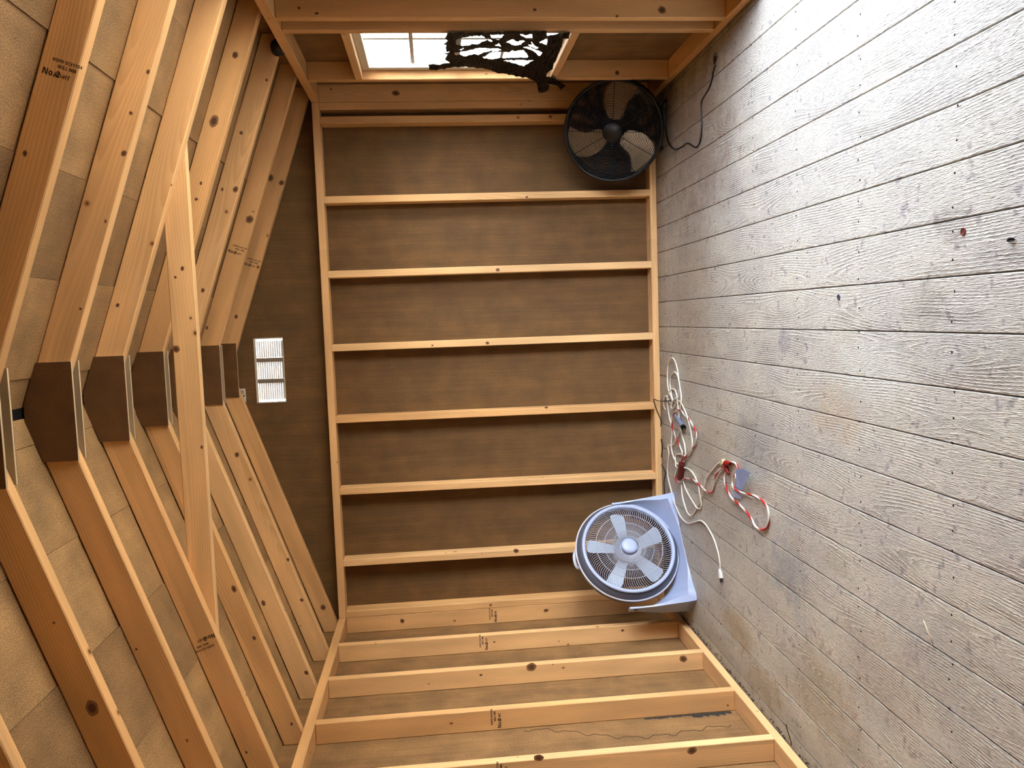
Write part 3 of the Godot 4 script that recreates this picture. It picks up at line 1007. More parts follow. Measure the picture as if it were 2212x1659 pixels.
func build_plastic() -> void:
	var outline := P2([1.06,1.147, 0.991,1.156, 0.971,1.145, 0.918,1.161, 0.91,1.15, 0.843,1.15, 0.834,1.136, 0.804,1.16, 0.786,1.142, 0.728,1.153, 0.705,1.144, 0.677,1.128, 0.67,1.158, 0.663,1.191, 0.659,1.226, 0.587,1.221, 0.572,1.217, 0.571,1.191, 0.586,1.16, 0.609,1.13, 0.619,1.099, 0.623,1.069, 0.615,1.023, 0.597,0.976, 0.571,0.943, 0.522,0.892, 0.501,0.853, 0.464,0.789, 0.443,0.754, 0.395,0.707, 0.331,0.689, 0.244,0.674, 0.183,0.659, 0.187,0.642, 0.198,0.631, 0.235,0.625, 0.286,0.622, 0.33,0.628, 0.366,0.65, 0.329,0.607, 0.293,0.578, 0.226,0.552, 0.263,0.55, 0.299,0.539, 0.349,0.564, 0.399,0.596, 0.454,0.629, 0.461,0.661, 0.507,0.667, 0.539,0.662, 0.571,0.647, 0.651,0.655, 0.71,0.652, 0.823,0.654, 0.882,0.655, 0.955,0.661, 0.985,0.666, 0.983,0.639, 1.054,0.647, 1.068,0.655, 1.054,0.677, 1.035,0.712, 1.028,0.737, 1.078,0.747])
	var gaps := [
		P2([0.986,1.105, 0.994,1.085, 1.01,1.069, 1.017,1.039, 1.029,1.021, 1.025,1.008, 1.005,0.995, 0.977,0.96, 0.959,0.961, 0.962,0.973, 0.976,0.978, 0.954,0.997, 0.936,1.01, 0.928,1.035, 0.922,1.054, 0.907,1.067, 0.918,1.108, 0.959,1.11]),
		P2([0.859,1.102, 0.87,1.085, 0.884,1.074, 0.853,1.083, 0.855,1.1]),
		P2([0.812,1.111, 0.821,1.101, 0.829,1.072, 0.842,1.048, 0.867,1.021, 0.873,1.004, 0.866,0.949, 0.859,0.958, 0.867,0.928, 0.845,0.91, 0.837,0.929, 0.829,0.952, 0.845,0.947, 0.832,0.975, 0.811,0.991, 0.782,1.007, 0.798,1.024, 0.781,1.045, 0.767,1.062, 0.79,1.085, 0.781,1.111]),
		P2([0.751,0.986, 0.766,0.974, 0.802,0.959, 0.819,0.951, 0.818,0.951, 0.821,0.913, 0.831,0.874, 0.839,0.862, 0.825,0.851, 0.852,0.816, 0.825,0.804, 0.758,0.783, 0.747,0.819, 0.745,0.875, 0.74,0.946, 0.739,0.978]),
		P2([0.717,0.893, 0.71,0.815, 0.715,0.755, 0.677,0.768, 0.623,0.79, 0.66,0.829]),
		P2([1.036,0.97, 1.036,0.917, 0.972,0.932, 1.007,0.968]),
		P2([0.944,0.899, 0.984,0.874, 0.959,0.859, 0.964,0.822, 0.921,0.834, 0.911,0.858]),
		P2([0.911,0.944, 0.927,0.929, 0.895,0.916, 0.901,0.934]),
		P2([1.033,0.851, 1.035,0.8, 0.974,0.791, 0.991,0.817]),
		P2([0.938,0.758, 0.998,0.731, 0.904,0.723, 0.93,0.739]),
		P2([0.907,0.803, 0.923,0.786, 0.961,0.796, 0.899,0.771, 0.867,0.751, 0.862,0.763]),
		P2([0.881,0.819, 0.884,0.798, 0.841,0.756, 0.808,0.728, 0.763,0.737, 0.808,0.754, 0.852,0.783])]
	var lo := Vector2(9, 9)
	var hi := Vector2(-9, -9)
	for p in outline:
		lo = lo.min(p)
		hi = hi.max(p)
	var dz := 0.004
	var dy := 0.002
	var nz := int((hi.x - lo.x) / dz) + 2
	var ny := int((hi.y - lo.y) / dy) + 2
	var n1 := noise(321, 9.0, 3)
	var n2 := noise(322, 34.0, 2)
	var keep := PackedByteArray()
	keep.resize(nz * ny)
	for i in nz:
		for j in ny:
			var c := lo + Vector2((i + 0.5) * dz, (j + 0.5) * dy)
			c += Vector2(n2.get_noise_2d(c.x, c.y), n2.get_noise_2d(c.y + 5.0, c.x)) * 0.0012
			var ok := Geometry2D.is_point_in_polygon(c, outline)
			if ok:
				for g in gaps:
					if Geometry2D.is_point_in_polygon(c, g):
						ok = false
						break
			keep[i * ny + j] = 1 if ok else 0
	var at := func(i: int, j: int) -> Vector3:
		var z := lo.x + i * dz
		var y := lo.y + j * dy
		var fold := n1.get_noise_2d(z * 0.5, y * 1.4) * 0.009 + n2.get_noise_2d(z * 0.4, y * 1.6) * 0.0025
		return Vector3(0.466 - absf(fold), y, z)
	var st := SurfaceTool.new()
	st.begin(Mesh.PRIMITIVE_TRIANGLES)
	st.set_smooth_group(0)
	for i in nz:
		for j in ny:
			if keep[i * ny + j] == 0: continue
			quad(st, at.call(i, j), at.call(i, j + 1), at.call(i + 1, j + 1), at.call(i + 1, j))
	st.index()
	var o := part(self, "torn_plastic_sheet", done(st), M.plastic)
	tag(o, "shredded black plastic sheet hanging across the lower part of the window", "plastic sheet")

# ------------------------------------------------------------------ fans
func ring_pts(r: float, z: float, n := 64) -> PackedVector3Array:
	var o := PackedVector3Array()
	for k in n: o.append(Vector3(r * cos(TAU * k / n), r * sin(TAU * k / n), z))
	return o

func build_grey_fan() -> void:
	var b := Basis(Vector3.UP, deg_to_rad(38.7))
	var f := thing("grey_fan", "blue-grey air circulator fan with a round grille on a moulded floor stand", "fan", Vector3(-1.967, 0, 0.294), b)
	var hc := Vector3(0.02, 0.285, 0.03)
	var hx := Transform3D(Basis.IDENTITY, hc)
	# stand: a moulded cradle, wide at the floor and narrow at the pivots
	var n := 40
	var secs: Array = []
	for i in n + 1:
		var t := float(i) / n            # 0 right pivot .. 1 left pivot
		var o: Vector2
		var q: Vector2
		var s := absf(t - 0.5) * 2.0     # 1 at pivots, 0 at the middle of the foot
		var sg := 1.0 if t < 0.5 else -1.0
		if s > 0.5:
			var k := (s - 0.5) / 0.5
			o = Vector2(lerpf(0.300, 0.295, k), lerpf(0.0, 0.325, k))
		else:
			o = Vector2(lerpf(0.0, 0.300, s / 0.5), 0.0)
		var an := lerpf(-PI / 2, 0.10, pow(s, 1.05))
		q = Vector2(cos(an) * 0.283, 0.297 + sin(an) * 0.281)
		q.x = maxf(q.x, 0.0)
		var front := lerpf(0.115, 0.044, smoothstep(0.42, 1.0, s)) - 0.012 * (1.0 - smoothstep(0.0, 0.4, s))
		var bump := exp(-pow((s - 0.46) / 0.07, 2.0)) * 0.020
		front += bump
		var back := lerpf(-0.11, 0.012, smoothstep(0.30, 0.62, s))
		var inner_z := lerpf(0.055, -0.030, smoothstep(0.12, 0.45, s)) + 0.045 * smoothstep(0.7, 1.0, s)
		var lip := 0.004 + 0.046 * exp(-pow((s - 0.50) / 0.20, 2.0)) + 0.010 * smoothstep(0.6, 1.0, s)
		var O := Vector2(sg * o.x, o.y)
		var Q := Vector2(sg * q.x, q.y)
		var L := O + (Q - O).normalized() * minf(lip, O.distance_to(Q) * 0.8)
		secs.append([Vector3(O.x, O.y, front), Vector3(L.x, L.y, front - 0.003), Vector3(Q.x, Q.y, minf(inner_z, front - 0.006)), Vector3(Q.x, Q.y, minf(back * 0.7, inner_z - 0.012)), Vector3(O.x, O.y, minf(back, inner_z - 0.014))])
	var st := SurfaceTool.new()
	st.begin(Mesh.PRIMITIVE_TRIANGLES)
	for i in n:
		for k in 5:
			st.set_smooth_group(k + 1)
			var a: Vector3 = secs[i][k]
			var c: Vector3 = secs[i][(k + 1) % 5]
			var d: Vector3 = secs[i + 1][(k + 1) % 5]
			var e: Vector3 = secs[i + 1][k]
			quad(st, a, e, d, c)
	st.set_smooth_group(-1)
	for e in 2:
		var q: Array = secs[0] if e == 0 else secs[n]
		for k in range(1, 4):
			if e == 0: tri(st, q[0], q[k], q[k + 1])
			else: tri(st, q[0], q[k + 1], q[k])
	part(f, "stand", done(st), M.fan_blue)
	for s in [-1, 1]:
		var knob := part(f, "pivot_knob", lathe(P2([0.0, 0.0065, 0.010, 0.006, 0.012, 0.0, 0.012, -0.01]), 24), M.fan_dark, Transform3D(Basis(Vector3.UP, s * PI / 2), Vector3(s * 0.294, 0.292, 0.028)))
	# head
	var housing := part(f, "housing", lathe(P2([0.238, -0.075, 0.258, -0.070, 0.268, -0.03, 0.271, -0.002, 0.268, 0.004, 0.244, 0.042, 0.238, 0.040]), 96), M.fan_dark, hx)
	part(housing, "rim", lathe(P2([0.268, -0.012, 0.2735, -0.010, 0.2755, -0.004, 0.2735, 0.002, 0.268, 0.003]), 96), M.fan_pale)
	part(housing, "inner_wall", lathe(P2([0.226, 0.030, 0.232, -0.07, 0.238, -0.075]), 96), M.fan_dark)  # dark colour paints in the shade inside the housing
	part(housing, "grille_ring", lathe(P2([0.245, 0.040, 0.246, 0.047, 0.240, 0.052, 0.231, 0.050, 0.226, 0.044, 0.226, 0.030]), 96), M.fan_blue)
	# front grille: fine radial wires that hook back at the rim, held by three rings
	var gs := SurfaceTool.new()
	gs.begin(Mesh.PRIMITIVE_TRIANGLES)
	gs.set_smooth_group(0)
	var count := 108
	for k in count:
		var a0 := TAU * k / count
		var pts := PackedVector3Array()
		for q in [[0.050, 0.0, 0.064], [0.09, 0.0, 0.066], [0.14, 0.0, 0.066], [0.180, 0.01, 0.063], [0.203, 0.035, 0.058], [0.217, 0.08, 0.050], [0.226, 0.13, 0.040]]:
			var an: float = a0 + q[1]
			pts.append(Vector3(q[0] * cos(an), q[0] * sin(an), q[2]))
		tube_into(gs, pts, 0.0012, 5)
	for r in [0.055, 0.085, 0.130, 0.175]:
		tube_into(gs, ring_pts(r, 0.0635), 0.0018, 5, true)
	var grille := part(f, "front_grille", done(gs), M.fan_wire, hx)
	tag(grille, "", "", "", "stuff")
	part(f, "hub_cap", lathe(P2([0.041, 0.055, 0.041, 0.068, 0.039, 0.072, 0.025, 0.0745, 0.0, 0.0755]), 40), M.fan_blue, hx)
	# rotor
	part(f, "rotor_hub", lathe(P2([0.070, -0.03, 0.070, 0.030, 0.062, 0.040, 0.0, 0.042]), 40), M.fan_blade, hx)
	var bl := fan_blade(P2([0.052, -0.40, 0.09, -0.32, 0.13, -0.27, 0.17, -0.25, 0.20, -0.22, 0.212, -0.12, 0.214, 0.05, 0.208, 0.16, 0.18, 0.20, 0.14, 0.22, 0.10, 0.27, 0.052, 0.36]), 0.35)
	for k in 5:
		part(f, "blade", bl, M.fan_blade, hx * Transform3D(Basis(Vector3(0, 0, 1), deg_to_rad(8.0 + 72.0 * k)), Vector3.ZERO))
	# back grille, motor and carrying handle
	var bs := SurfaceTool.new()
	bs.begin(Mesh.PRIMITIVE_TRIANGLES)
	bs.set_smooth_group(0)
	for k in 60:
		var a0 := TAU * k / 60
		tube_into(bs, PackedVector3Array([Vector3(0.06 * cos(a0), 0.06 * sin(a0), -0.085), Vector3(0.18 * cos(a0 + 0.1), 0.18 * sin(a0 + 0.1), -0.085), Vector3(0.24 * cos(a0 + 0.22), 0.24 * sin(a0 + 0.22), -0.072)]), 0.0013, 5)
	for r in [0.10, 0.15, 0.20]: tube_into(bs, ring_pts(r, -0.084), 0.0013, 5, true)
	var bg := part(f, "back_grille", done(bs), M.fan_dark, hx)
	tag(bg, "", "", "", "stuff")
	part(f, "motor", lathe(P2([0.0, -0.12, 0.05, -0.118, 0.062, -0.10, 0.062, -0.03]), 32), M.fan_dark, hx)
	var hp := PackedVector3Array([Vector3(-0.05, 0.25, -0.07), Vector3(-0.046, 0.262, -0.078), Vector3(-0.02, 0.271, -0.08), Vector3(0.02, 0.271, -0.08), Vector3(0.046, 0.262, -0.078), Vector3(0.05, 0.25, -0.07)])
	part(f, "handle", tube_mesh(smooth_path(hp, 4), 0.009, 10), M.fan_pale, hx)

# a paddle from an outline in polar steps (radius, angle), pitched about its own axis
func fan_blade(polar: PackedVector2Array, pitch: float, depth := 0.0025) -> ArrayMesh:
	var flat := PackedVector2Array()
	for p in polar: flat.append(Vector2(p.x * cos(p.y), p.x * sin(p.y)))
	# finer outline
	var fine := PackedVector2Array()
	var n := flat.size()
	for i in n:
		for k in 4:
			fine.append(flat[i].cubic_interpolate(flat[(i + 1) % n], flat[(i + n - 1) % n], flat[(i + 2) % n], k / 4.0))
	var idx := Geometry2D.triangulate_polygon(fine)
	var lift := func(p: Vector2, s: float) -> Vector3:
		return Vector3(p.x, p.y, p.y * pitch * (1.0 - p.x * 0.8) + s * depth / 2 - p.y * p.y * 0.8)
	var st := SurfaceTool.new()
	st.begin(Mesh.PRIMITIVE_TRIANGLES)
	st.set_smooth_group(0)
	for t in range(0, idx.size(), 3):
		var a := fine[idx[t]]
		var b := fine[idx[t + 1]]
		var c := fine[idx[t + 2]]
		if (b - a).cross(c - a) < 0.0:
			var x := b
			b = c
			c = x
		tri(st, lift.call(a, 1.0), lift.call(b, 1.0), lift.call(c, 1.0))
		tri(st, lift.call(a, -1.0), lift.call(c, -1.0), lift.call(b, -1.0))
	st.set_smooth_group(-1)
	var ccw := not Geometry2D.is_polygon_clockwise(fine)
	for i in fine.size():
		var a := fine[i]
		var b := fine[(i + 1) % fine.size()]
		if not ccw:
			var x := a
			a = b
			b = x
		quad(st, lift.call(a, -1.0), lift.call(b, -1.0), lift.call(b, 1.0), lift.call(a, 1.0))
	return done(st)

func build_black_fan() -> void:
	var f := thing("black_fan", "round black drum fan with three metallic blades in the dark corner under the window", "fan", Vector3(0.272, 0, 0.19))
	var tilt := Basis(Vector3.UP, deg_to_rad(-20.0)) * Basis(Vector3.RIGHT, deg_to_rad(-18.0))
	var hx := Transform3D(tilt, Vector3(0, 0.272, 0.0))
	var drum := part(f, "drum", lathe(P2([0.238, -0.07, 0.246, -0.085, 0.251, -0.078, 0.251, 0.060, 0.256, 0.070, 0.250, 0.078, 0.242, 0.074, 0.240, 0.062, 0.238, -0.07]), 96), M.black, hx)
	var gs := SurfaceTool.new()
	gs.begin(Mesh.PRIMITIVE_TRIANGLES)
	gs.set_smooth_group(0)
	for s in [0, 1]:
		for k in 25:
			var r := 0.052 + k * 0.0079
			var dome := (0.030 * (1.0 - pow(r / 0.25, 2.4)) + 0.066) if s == 0 else (-0.080 - 0.02 * (1.0 - pow(r / 0.25, 2.0)))
			tube_into(gs, ring_pts(r, dome, 56), 0.0019 if s == 0 else 0.0024, 4, true)
		for k in 12:
			var a := TAU * k / 12 + 0.02
			var pts := PackedVector3Array()
			for q in 7:
				var r := 0.045 + q * 0.0335
				var dome := (0.030 * (1.0 - pow(minf(r / 0.25, 1.0), 2.4)) + 0.0635) if s == 0 else (-0.078 - 0.02 * (1.0 - pow(minf(r / 0.25, 1.0), 2.0)))
				pts.append(Vector3(r * cos(a), r * sin(a), dome))
			tube_into(gs, pts, 0.0019, 5)
	var grille := part(f, "wire_grille", done(gs), M.black_wire, hx)
	tag(grille, "", "", "", "stuff")
	part(f, "hub_cap", lathe(P2([0.050, 0.085, 0.050, 0.098, 0.046, 0.104, 0.0, 0.106]), 36), M.black, hx)
	part(f, "motor", lathe(P2([0.0, -0.13, 0.10, -0.13, 0.11, -0.11, 0.11, -0.03, 0.05, 0.0, 0.03, 0.03]), 32), M.black, hx)
	# comma-shaped blades
	var trace := [[-90, -160], [-130, -260], [-140, -340], [-125, -430], [-70, -520], [0, -555], [60, -556], [160, -530], [240, -485], [285, -448], [280, -430], [200, -378], [130, -300], [115, -220], [100, -160], [60, -125], [-40, -125]]
	var polar := PackedVector2Array()
	for p in trace:
		var v := Vector2(-p[1], -p[0]) * 0.000437
		polar.append(Vector2(v.length(), v.angle()))
	var bl := fan_blade(polar, -0.28)
	for k in 3:
		part(f, "blade", bl, M.alu, hx * Transform3D(Basis(Vector3(0, 0, 1), deg_to_rad(90.0 - 90.0 + 120.0 * k)), Vector3(0, 0, 0.012)))
	# two feet under the drum
	for x in [-0.09, 0.09]:
		part(f, "foot", tube_mesh(P3([x, 0.012, -0.03, x, 0.009, -0.10]), 0.009, 8), M.black)
	# its cord and plug lie on the floor
	var fan_cord := P3([0.411,0.0035,0.234, 0.335,0.0035,0.212, 0.238,0.0035,0.222, 0.177,0.0035,0.268, 0.137,0.0035,0.346, 0.124,0.0035,0.408, 0.12,0.0035,0.49, 0.122,0.0035,0.542, 0.108,0.0035,0.598, 0.082,0.0035,0.658, 0.073,0.0035,0.705, 0.085,0.0035,0.744, 0.116,0.0035,0.765, 0.155,0.0035,0.774, 0.207,0.0035,0.77, 0.254,0.0035,0.772, 0.272,0.0035,0.811, 0.287,0.0035,0.873, 0.314,0.0035,0.916, 0.342,0.0035,0.934, 0.363,0.0035,0.959])
	var at := Vector3(0.272, 0, 0.19)
	for i in fan_cord.size(): fan_cord[i] -= at
	fan_cord.insert(0, Vector3(0.10, 0.02, -0.03))
	part(f, "cord", tube_mesh(smooth_path(fan_cord, 4), 0.0036, 8), M.black)
	var d := (Vector3(0.404, 0.01, 1.001) - Vector3(0.362, 0.01, 0.977)).normalized()
	plug(f, Vector3(0.366, 0.009, 0.962) - at, d, M.black, 0.75)

# a moulded mains plug at `at`, prongs towards d
func plug(parent: Node, at: Vector3, d: Vector3, mat: Material, size := 1.0) -> MeshInstance3D:
	var side := d.cross(Vector3.UP).normalized()
	var b := Basis(side, Vector3.UP, -d)     # -z towards the prongs
	var st := start()
	var secs := [[0.0, 0.0050, 0.0050], [0.012, 0.0062, 0.0062], [0.014, 0.0125, 0.008], [0.040, 0.0145, 0.009], [0.043, 0.0135, 0.008]]
	for i in secs.size() - 1:
		var p: Array = secs[i]
		var q: Array = secs[i + 1]
		for k in 8:
			var f := func(s: Array, j: int) -> Vector3:
				var a := TAU * (j + 0.5) / 8
				return Vector3(clampf(cos(a) * 1.25, -1, 1) * s[1], clampf(sin(a) * 1.25, -1, 1) * s[2], -s[0])
			quad(st, f.call(p, k), f.call(q, k), f.call(q, k + 1), f.call(p, k + 1))
	var m := part(parent, "plug", done(st), mat, Transform3D(b * size, at))
	for x in [-0.0062, 0.0062]:
		part(m, "prong", box_mesh(Vector3(0.0016, 0.0062, 0.018), 0.0004), M.metal, Transform3D(Basis.IDENTITY, Vector3(x, 0.002, -0.051)))
	part(m, "prong", lathe(P2([0.0, 0.010, 0.0018, 0.009, 0.0024, 0.006, 0.0024, -0.010]), 10), M.metal, Transform3D(Basis(Vector3.UP, PI), Vector3(0, -0.0045, -0.050)))
	return m

# ------------------------------------------------------------------ cords on the floor
func build_cords() -> void:
	var white_path := P3([-1.857,0.0042,0.931, -1.816,0.0053,0.928, -1.772,0.0079,0.908, -1.733,0.0099,0.868, -1.707,0.0099,0.808, -1.694,0.0079,0.741, -1.697,0.0053,0.668, -1.729,0.0042,0.568, -1.76,0.0053,0.471, -1.759,0.0079,0.39, -1.74,0.0099,0.33, -1.711,0.0099,0.273, -1.679,0.0079,0.228, -1.636,0.0053,0.171, -1.592,0.0042,0.127, -1.546,0.0053,0.124, -1.499,0.0079,0.146, -1.445,0.0099,0.173, -1.409,0.0099,0.154, -1.401,0.0079,0.195, -1.389,0.0053,0.248, -1.364,0.0042,0.286, -1.328,0.0053,0.331, -1.297,0.0079,0.363, -1.275,0.0099,0.372, -1.235,0.0099,0.365, -1.179,0.0079,0.348, -1.132,0.0053,0.328, -1.102,0.0042,0.302, -1.089,0.0053,0.267, -1.096,0.0079,0.229, -1.118,0.0099,0.188, -1.153,0.0099,0.165, -1.205,0.0079,0.165, -1.252,0.0053,0.179, -1.285,0.0042,0.21, -1.312,0.0053,0.227, -1.355,0.0079,0.223, -1.395,0.0099,0.217, -1.429,0.0099,0.23, -1.461,0.0079,0.257, -1.481,0.0053,0.302, -1.479,0.0042,0.347, -1.461,0.0053,0.4, -1.433,0.0079,0.442, -1.406,0.0099,0.464, -1.378,0.0099,0.461, -1.352,0.0079,0.442, -1.327,0.0053,0.403, -1.295,0.0042,0.377, -1.264,0.0053,0.368, -1.22,0.0079,0.371, -1.175,0.0099,0.388, -1.138,0.0099,0.409, -1.11,0.0079,0.404, -1.075,0.0053,0.379, -1.048,0.0042,0.363, -1.014,0.0053,0.354, -0.965,0.0079,0.337, -0.935,0.0099,0.306, -0.924,0.0099,0.262, -0.936,0.0079,0.219, -0.962,0.0053,0.178, -1.012,0.0042,0.155, -1.06,0.0053,0.156, -1.106,0.0079,0.187, -1.132,0.0099,0.234, -1.155,0.0099,0.264, -1.12,0.0079,0.233, -1.089,0.0053,0.209, -1.063,0.0042,0.197, -1.025,0.0053,0.22, -1.005,0.0079,0.265, -0.997,0.0099,0.307, -1.008,0.0099,0.35, -1.033,0.0079,0.366, -1.067,0.0053,0.375, -1.096,0.0042,0.367, -1.131,0.0053,0.34, -1.137,0.0079,0.302, -1.156,0.0099,0.262, -1.18,0.0099,0.231, -1.195,0.0079,0.238, -1.183,0.0053,0.276, -1.158,0.0042,0.303, -1.144,0.0053,0.356, -1.155,0.0079,0.411, -1.178,0.0099,0.462, -1.203,0.0099,0.497, -1.236,0.0079,0.524, -1.27,0.0053,0.541, -1.305,0.0042,0.553, -1.315,0.0053,0.561, -1.33,0.0079,0.573, -1.349,0.0099,0.573, -1.374,0.0099,0.555, -1.397,0.0079,0.521, -1.415,0.0053,0.467, -1.419,0.0042,0.408, -1.425,0.0053,0.335, -1.442,0.0079,0.283, -1.473,0.0099,0.291, -1.5,0.0099,0.301, -1.487,0.0079,0.368, -1.48,0.0053,0.426, -1.477,0.0042,0.514, -1.492,0.0053,0.586, -1.513,0.0079,0.635, -1.537,0.0099,0.665, -1.566,0.0099,0.68, -1.597,0.0079,0.689, -1.623,0.0053,0.684, -1.639,0.0042,0.664, -1.645,0.0053,0.633, -1.642,0.0079,0.612, -1.623,0.0099,0.559, -1.599,0.0099,0.489, -1.571,0.0079,0.429, -1.548,0.0053,0.399, -1.568,0.0042,0.371, -1.603,0.0053,0.374, -1.642,0.0079,0.397, -1.676,0.0099,0.439, -1.703,0.0099,0.483, -1.706,0.0079,0.53, -1.682,0.0053,0.572, -1.644,0.0042,0.618, -1.605,0.0053,0.665, -1.563,0.0079,0.707, -1.531,0.0099,0.731, -1.493,0.0099,0.759, -1.471,0.0079,0.77, -1.444,0.0053,0.801, -1.405,0.0042,0.866, -1.373,0.0053,0.923, -1.356,0.0079,0.982])
	var stray_path := P3([-1.219,0.0042,0.106, -1.199,0.005,0.075, -1.174,0.0066,0.075, -1.149,0.008,0.1, -1.138,0.008,0.131, -1.143,0.0066,0.152, -1.164,0.005,0.184, -1.181,0.0042,0.222])
	var stripe_a := P3([-1.458,0.006,0.383, -1.43,0.0075,0.41, -1.402,0.0109,0.416, -1.38,0.0136,0.393, -1.35,0.0136,0.337, -1.333,0.0109,0.294, -1.314,0.0075,0.256, -1.294,0.006,0.225, -1.263,0.0075,0.232, -1.226,0.0109,0.273, -1.2,0.0136,0.331, -1.188,0.0136,0.39, -1.194,0.0109,0.428, -1.21,0.0075,0.462, -1.218,0.006,0.511, -1.236,0.0075,0.567, -1.254,0.0109,0.619, -1.274,0.0136,0.65, -1.299,0.0136,0.65, -1.312,0.0109,0.636, -1.337,0.0075,0.61, -1.363,0.006,0.561, -1.39,0.0075,0.511, -1.416,0.0109,0.475, -1.441,0.0136,0.446])
	var stripe_b := P3([-1.49,0.006,0.333, -1.514,0.0071,0.298, -1.543,0.0097,0.286, -1.566,0.0117,0.288, -1.578,0.0117,0.322, -1.566,0.0097,0.374, -1.545,0.0071,0.419, -1.529,0.006,0.472, -1.518,0.0071,0.538, -1.514,0.0097,0.598, -1.517,0.0117,0.655, -1.52,0.0117,0.704, -1.527,0.0097,0.738, -1.531,0.0071,0.809, -1.511,0.006,0.855, -1.479,0.0071,0.869, -1.439,0.0097,0.901, -1.402,0.0117,0.946, -1.379,0.0117,0.992, -1.358,0.0097,1.047])
	var stripe_c := P3([-1.34,0.0045,1.082, -1.333,0.005,1.125, -1.34,0.0064,1.159, -1.357,0.0084,1.169, -1.38,0.0106,1.148, -1.407,0.0126,1.127, -1.427,0.014,1.125, -1.441,0.0145,1.156, -1.44,0.014,1.225, -1.432,0.0126,1.298, -1.425,0.0106,1.366, -1.43,0.0084,1.422, -1.443,0.0064,1.46, -1.461,0.005,1.473, -1.488,0.0045,1.475, -1.523,0.005,1.463, -1.543,0.0064,1.432, -1.551,0.0084,1.393, -1.547,0.0106,1.354, -1.53,0.0126,1.332, -1.516,0.014,1.299, -1.506,0.0145,1.263, -1.496,0.014,1.193, -1.49,0.0126,1.119, -1.475,0.0106,1.061, -1.454,0.0084,1.029, -1.431,0.0064,1.008, -1.402,0.005,1.011, -1.371,0.0045,1.033])
	var black_path := P3([-1.154,0.012,0.232, -1.166,0.012,0.137, -1.176,0.014,0.029, -1.172,0.03,0.028, -1.165,0.045,0.02, -1.187,0.039,0.006, -1.233,0.025,0.006, -1.27,0.009,0.006, -1.299,0.004,0.009, -1.343,0.004,-0.011, -1.384,0.004,-0.011, -1.416,0.004,0.02, -1.444,0.004,0.026, -1.528,0.004,-0.014, -1.547,0.004,0.02, -1.564,0.004,0.067, -1.576,0.004,0.075, -1.601,0.004,0.059, -1.632,0.004,0.045, -1.667,0.004,0.047, -1.701,0.004,0.052])
	var w := thing("white_extension_cord", "white extension cord in loose loops by the back wall, plug lying near the grey fan", "cord", Vector3(-1.3, 0, 0.4))
	var off := Vector3(-1.3, 0, 0.4)
	var sh := func(p: PackedVector3Array, o: Vector3) -> PackedVector3Array:
		var q := PackedVector3Array()
		for v in p: q.append(v - o)
		return q
	part(w, "cord", tube_mesh(smooth_path(sh.call(white_path, off), 4), 0.0039, 8), M.white_cord)
	plug(w, Vector3(-1.852, 0.0085, 0.935) - off, (white_path[0] - white_path[1] + Vector3(-0.02, 0, 0.02)).normalized(), M.white, 1.0)
	part(w, "outlet_end", box_mesh(Vector3(0.022, 0.016, 0.034), 0.004), M.cream, Transform3D(Basis(Vector3.UP, 0.3), Vector3(-1.352, 0.011, 1.000) - off))
	part(w, "stray_loop", tube_mesh(smooth_path(sh.call(stray_path, off), 4), 0.0036, 8), M.white_cord)
	var so := Vector3(-1.45, 0, 0.9)
	var s := thing("striped_extension_cord", "red and white striped extension cord with a clear warning tag lying on the floor", "cord", so)
	for p in [stripe_a, stripe_b, stripe_c]:
		var m := part(s, "cord", stripe_tube(smooth_path(sh.call(p, so), 4)), M.stripe)
	# triple outlet and plug
	var d := Vector3(-0.104, 0, -0.044).normalized()
	var bb := Basis(d, Vector3.UP, d.cross(Vector3.UP))
	var blk := part(s, "triple_outlet", box_mesh(Vector3(0.098, 0.026, 0.036), 0.006), M.dark_red, Transform3D(bb, Vector3(-1.503, 0.0145, 0.398) - so))
	tag(blk, "dark red triple outlet block")
	var e := Vector3(0.013, 0, 0.085).normalized()
	var body := part(s, "red_plug", lathe(P2([0.0, 0.0, 0.010, 0.0, 0.0125, 0.004, 0.0125, 0.022, 0.010, 0.026, 0.0105, 0.032, 0.009, 0.036, 0.0095, 0.042, 0.0075, 0.047, 0.008, 0.053, 0.005, 0.060]), 20), M.red, Transform3D(Basis(e.cross(Vector3.UP), Vector3.UP, e), Vector3(-1.350, 0.014, 1.040) - so))
	part(s, "red_plug_neck", lathe(P2([0.0, 0.0, 0.009, 0.001, 0.0105, 0.008, 0.009, 0.02, 0.006, 0.036, 0.0045, 0.05]), 16), M.red, Transform3D(Basis(Vector3(0.8, 0, 0.5).normalized(), Vector3.UP, Vector3(-0.5, 0, 0.8).normalized()), Vector3(-1.363, 0.012, 1.035) - so))
	# folded clear tag wrapped on the cord
	var tg := start()
	var ta := [[Vector3(-1.350, 0.020, 1.180), Vector3(-1.322, 0.038, 1.300), Vector3(-1.324, 0.042, 1.392), Vector3(-1.352, 0.033, 1.345), Vector3(-1.400, 0.022, 1.272), Vector3(-1.430, 0.015, 1.231), Vector3(-1.428, 0.013, 1.160)], [Vector3(-1.444, 0.010, 1.125), Vector3(-1.431, 0.011, 1.170), Vector3(-1.452, 0.007, 1.208), Vector3(-1.474, 0.005, 1.196), Vector3(-1.486, 0.005, 1.100)]]
	for poly in ta:
		for k in range(1, poly.size() - 1):
			var a: Vector3 = poly[0] - so
			var b2: Vector3 = poly[k] - so
			var c: Vector3 = poly[k + 1] - so
			var n := Vector3(0, 0.0007, 0)
			tri(tg, a + n, b2 + n, c + n); tri(tg, a + n, c + n, b2 + n)
			tri(tg, a - n, b2 - n, c - n); tri(tg, a - n, c - n, b2 - n)
	var tgm := part(s, "warning_tag", done(tg), M.tag_film)
	tag(tgm, "pale blue film tag with small print")
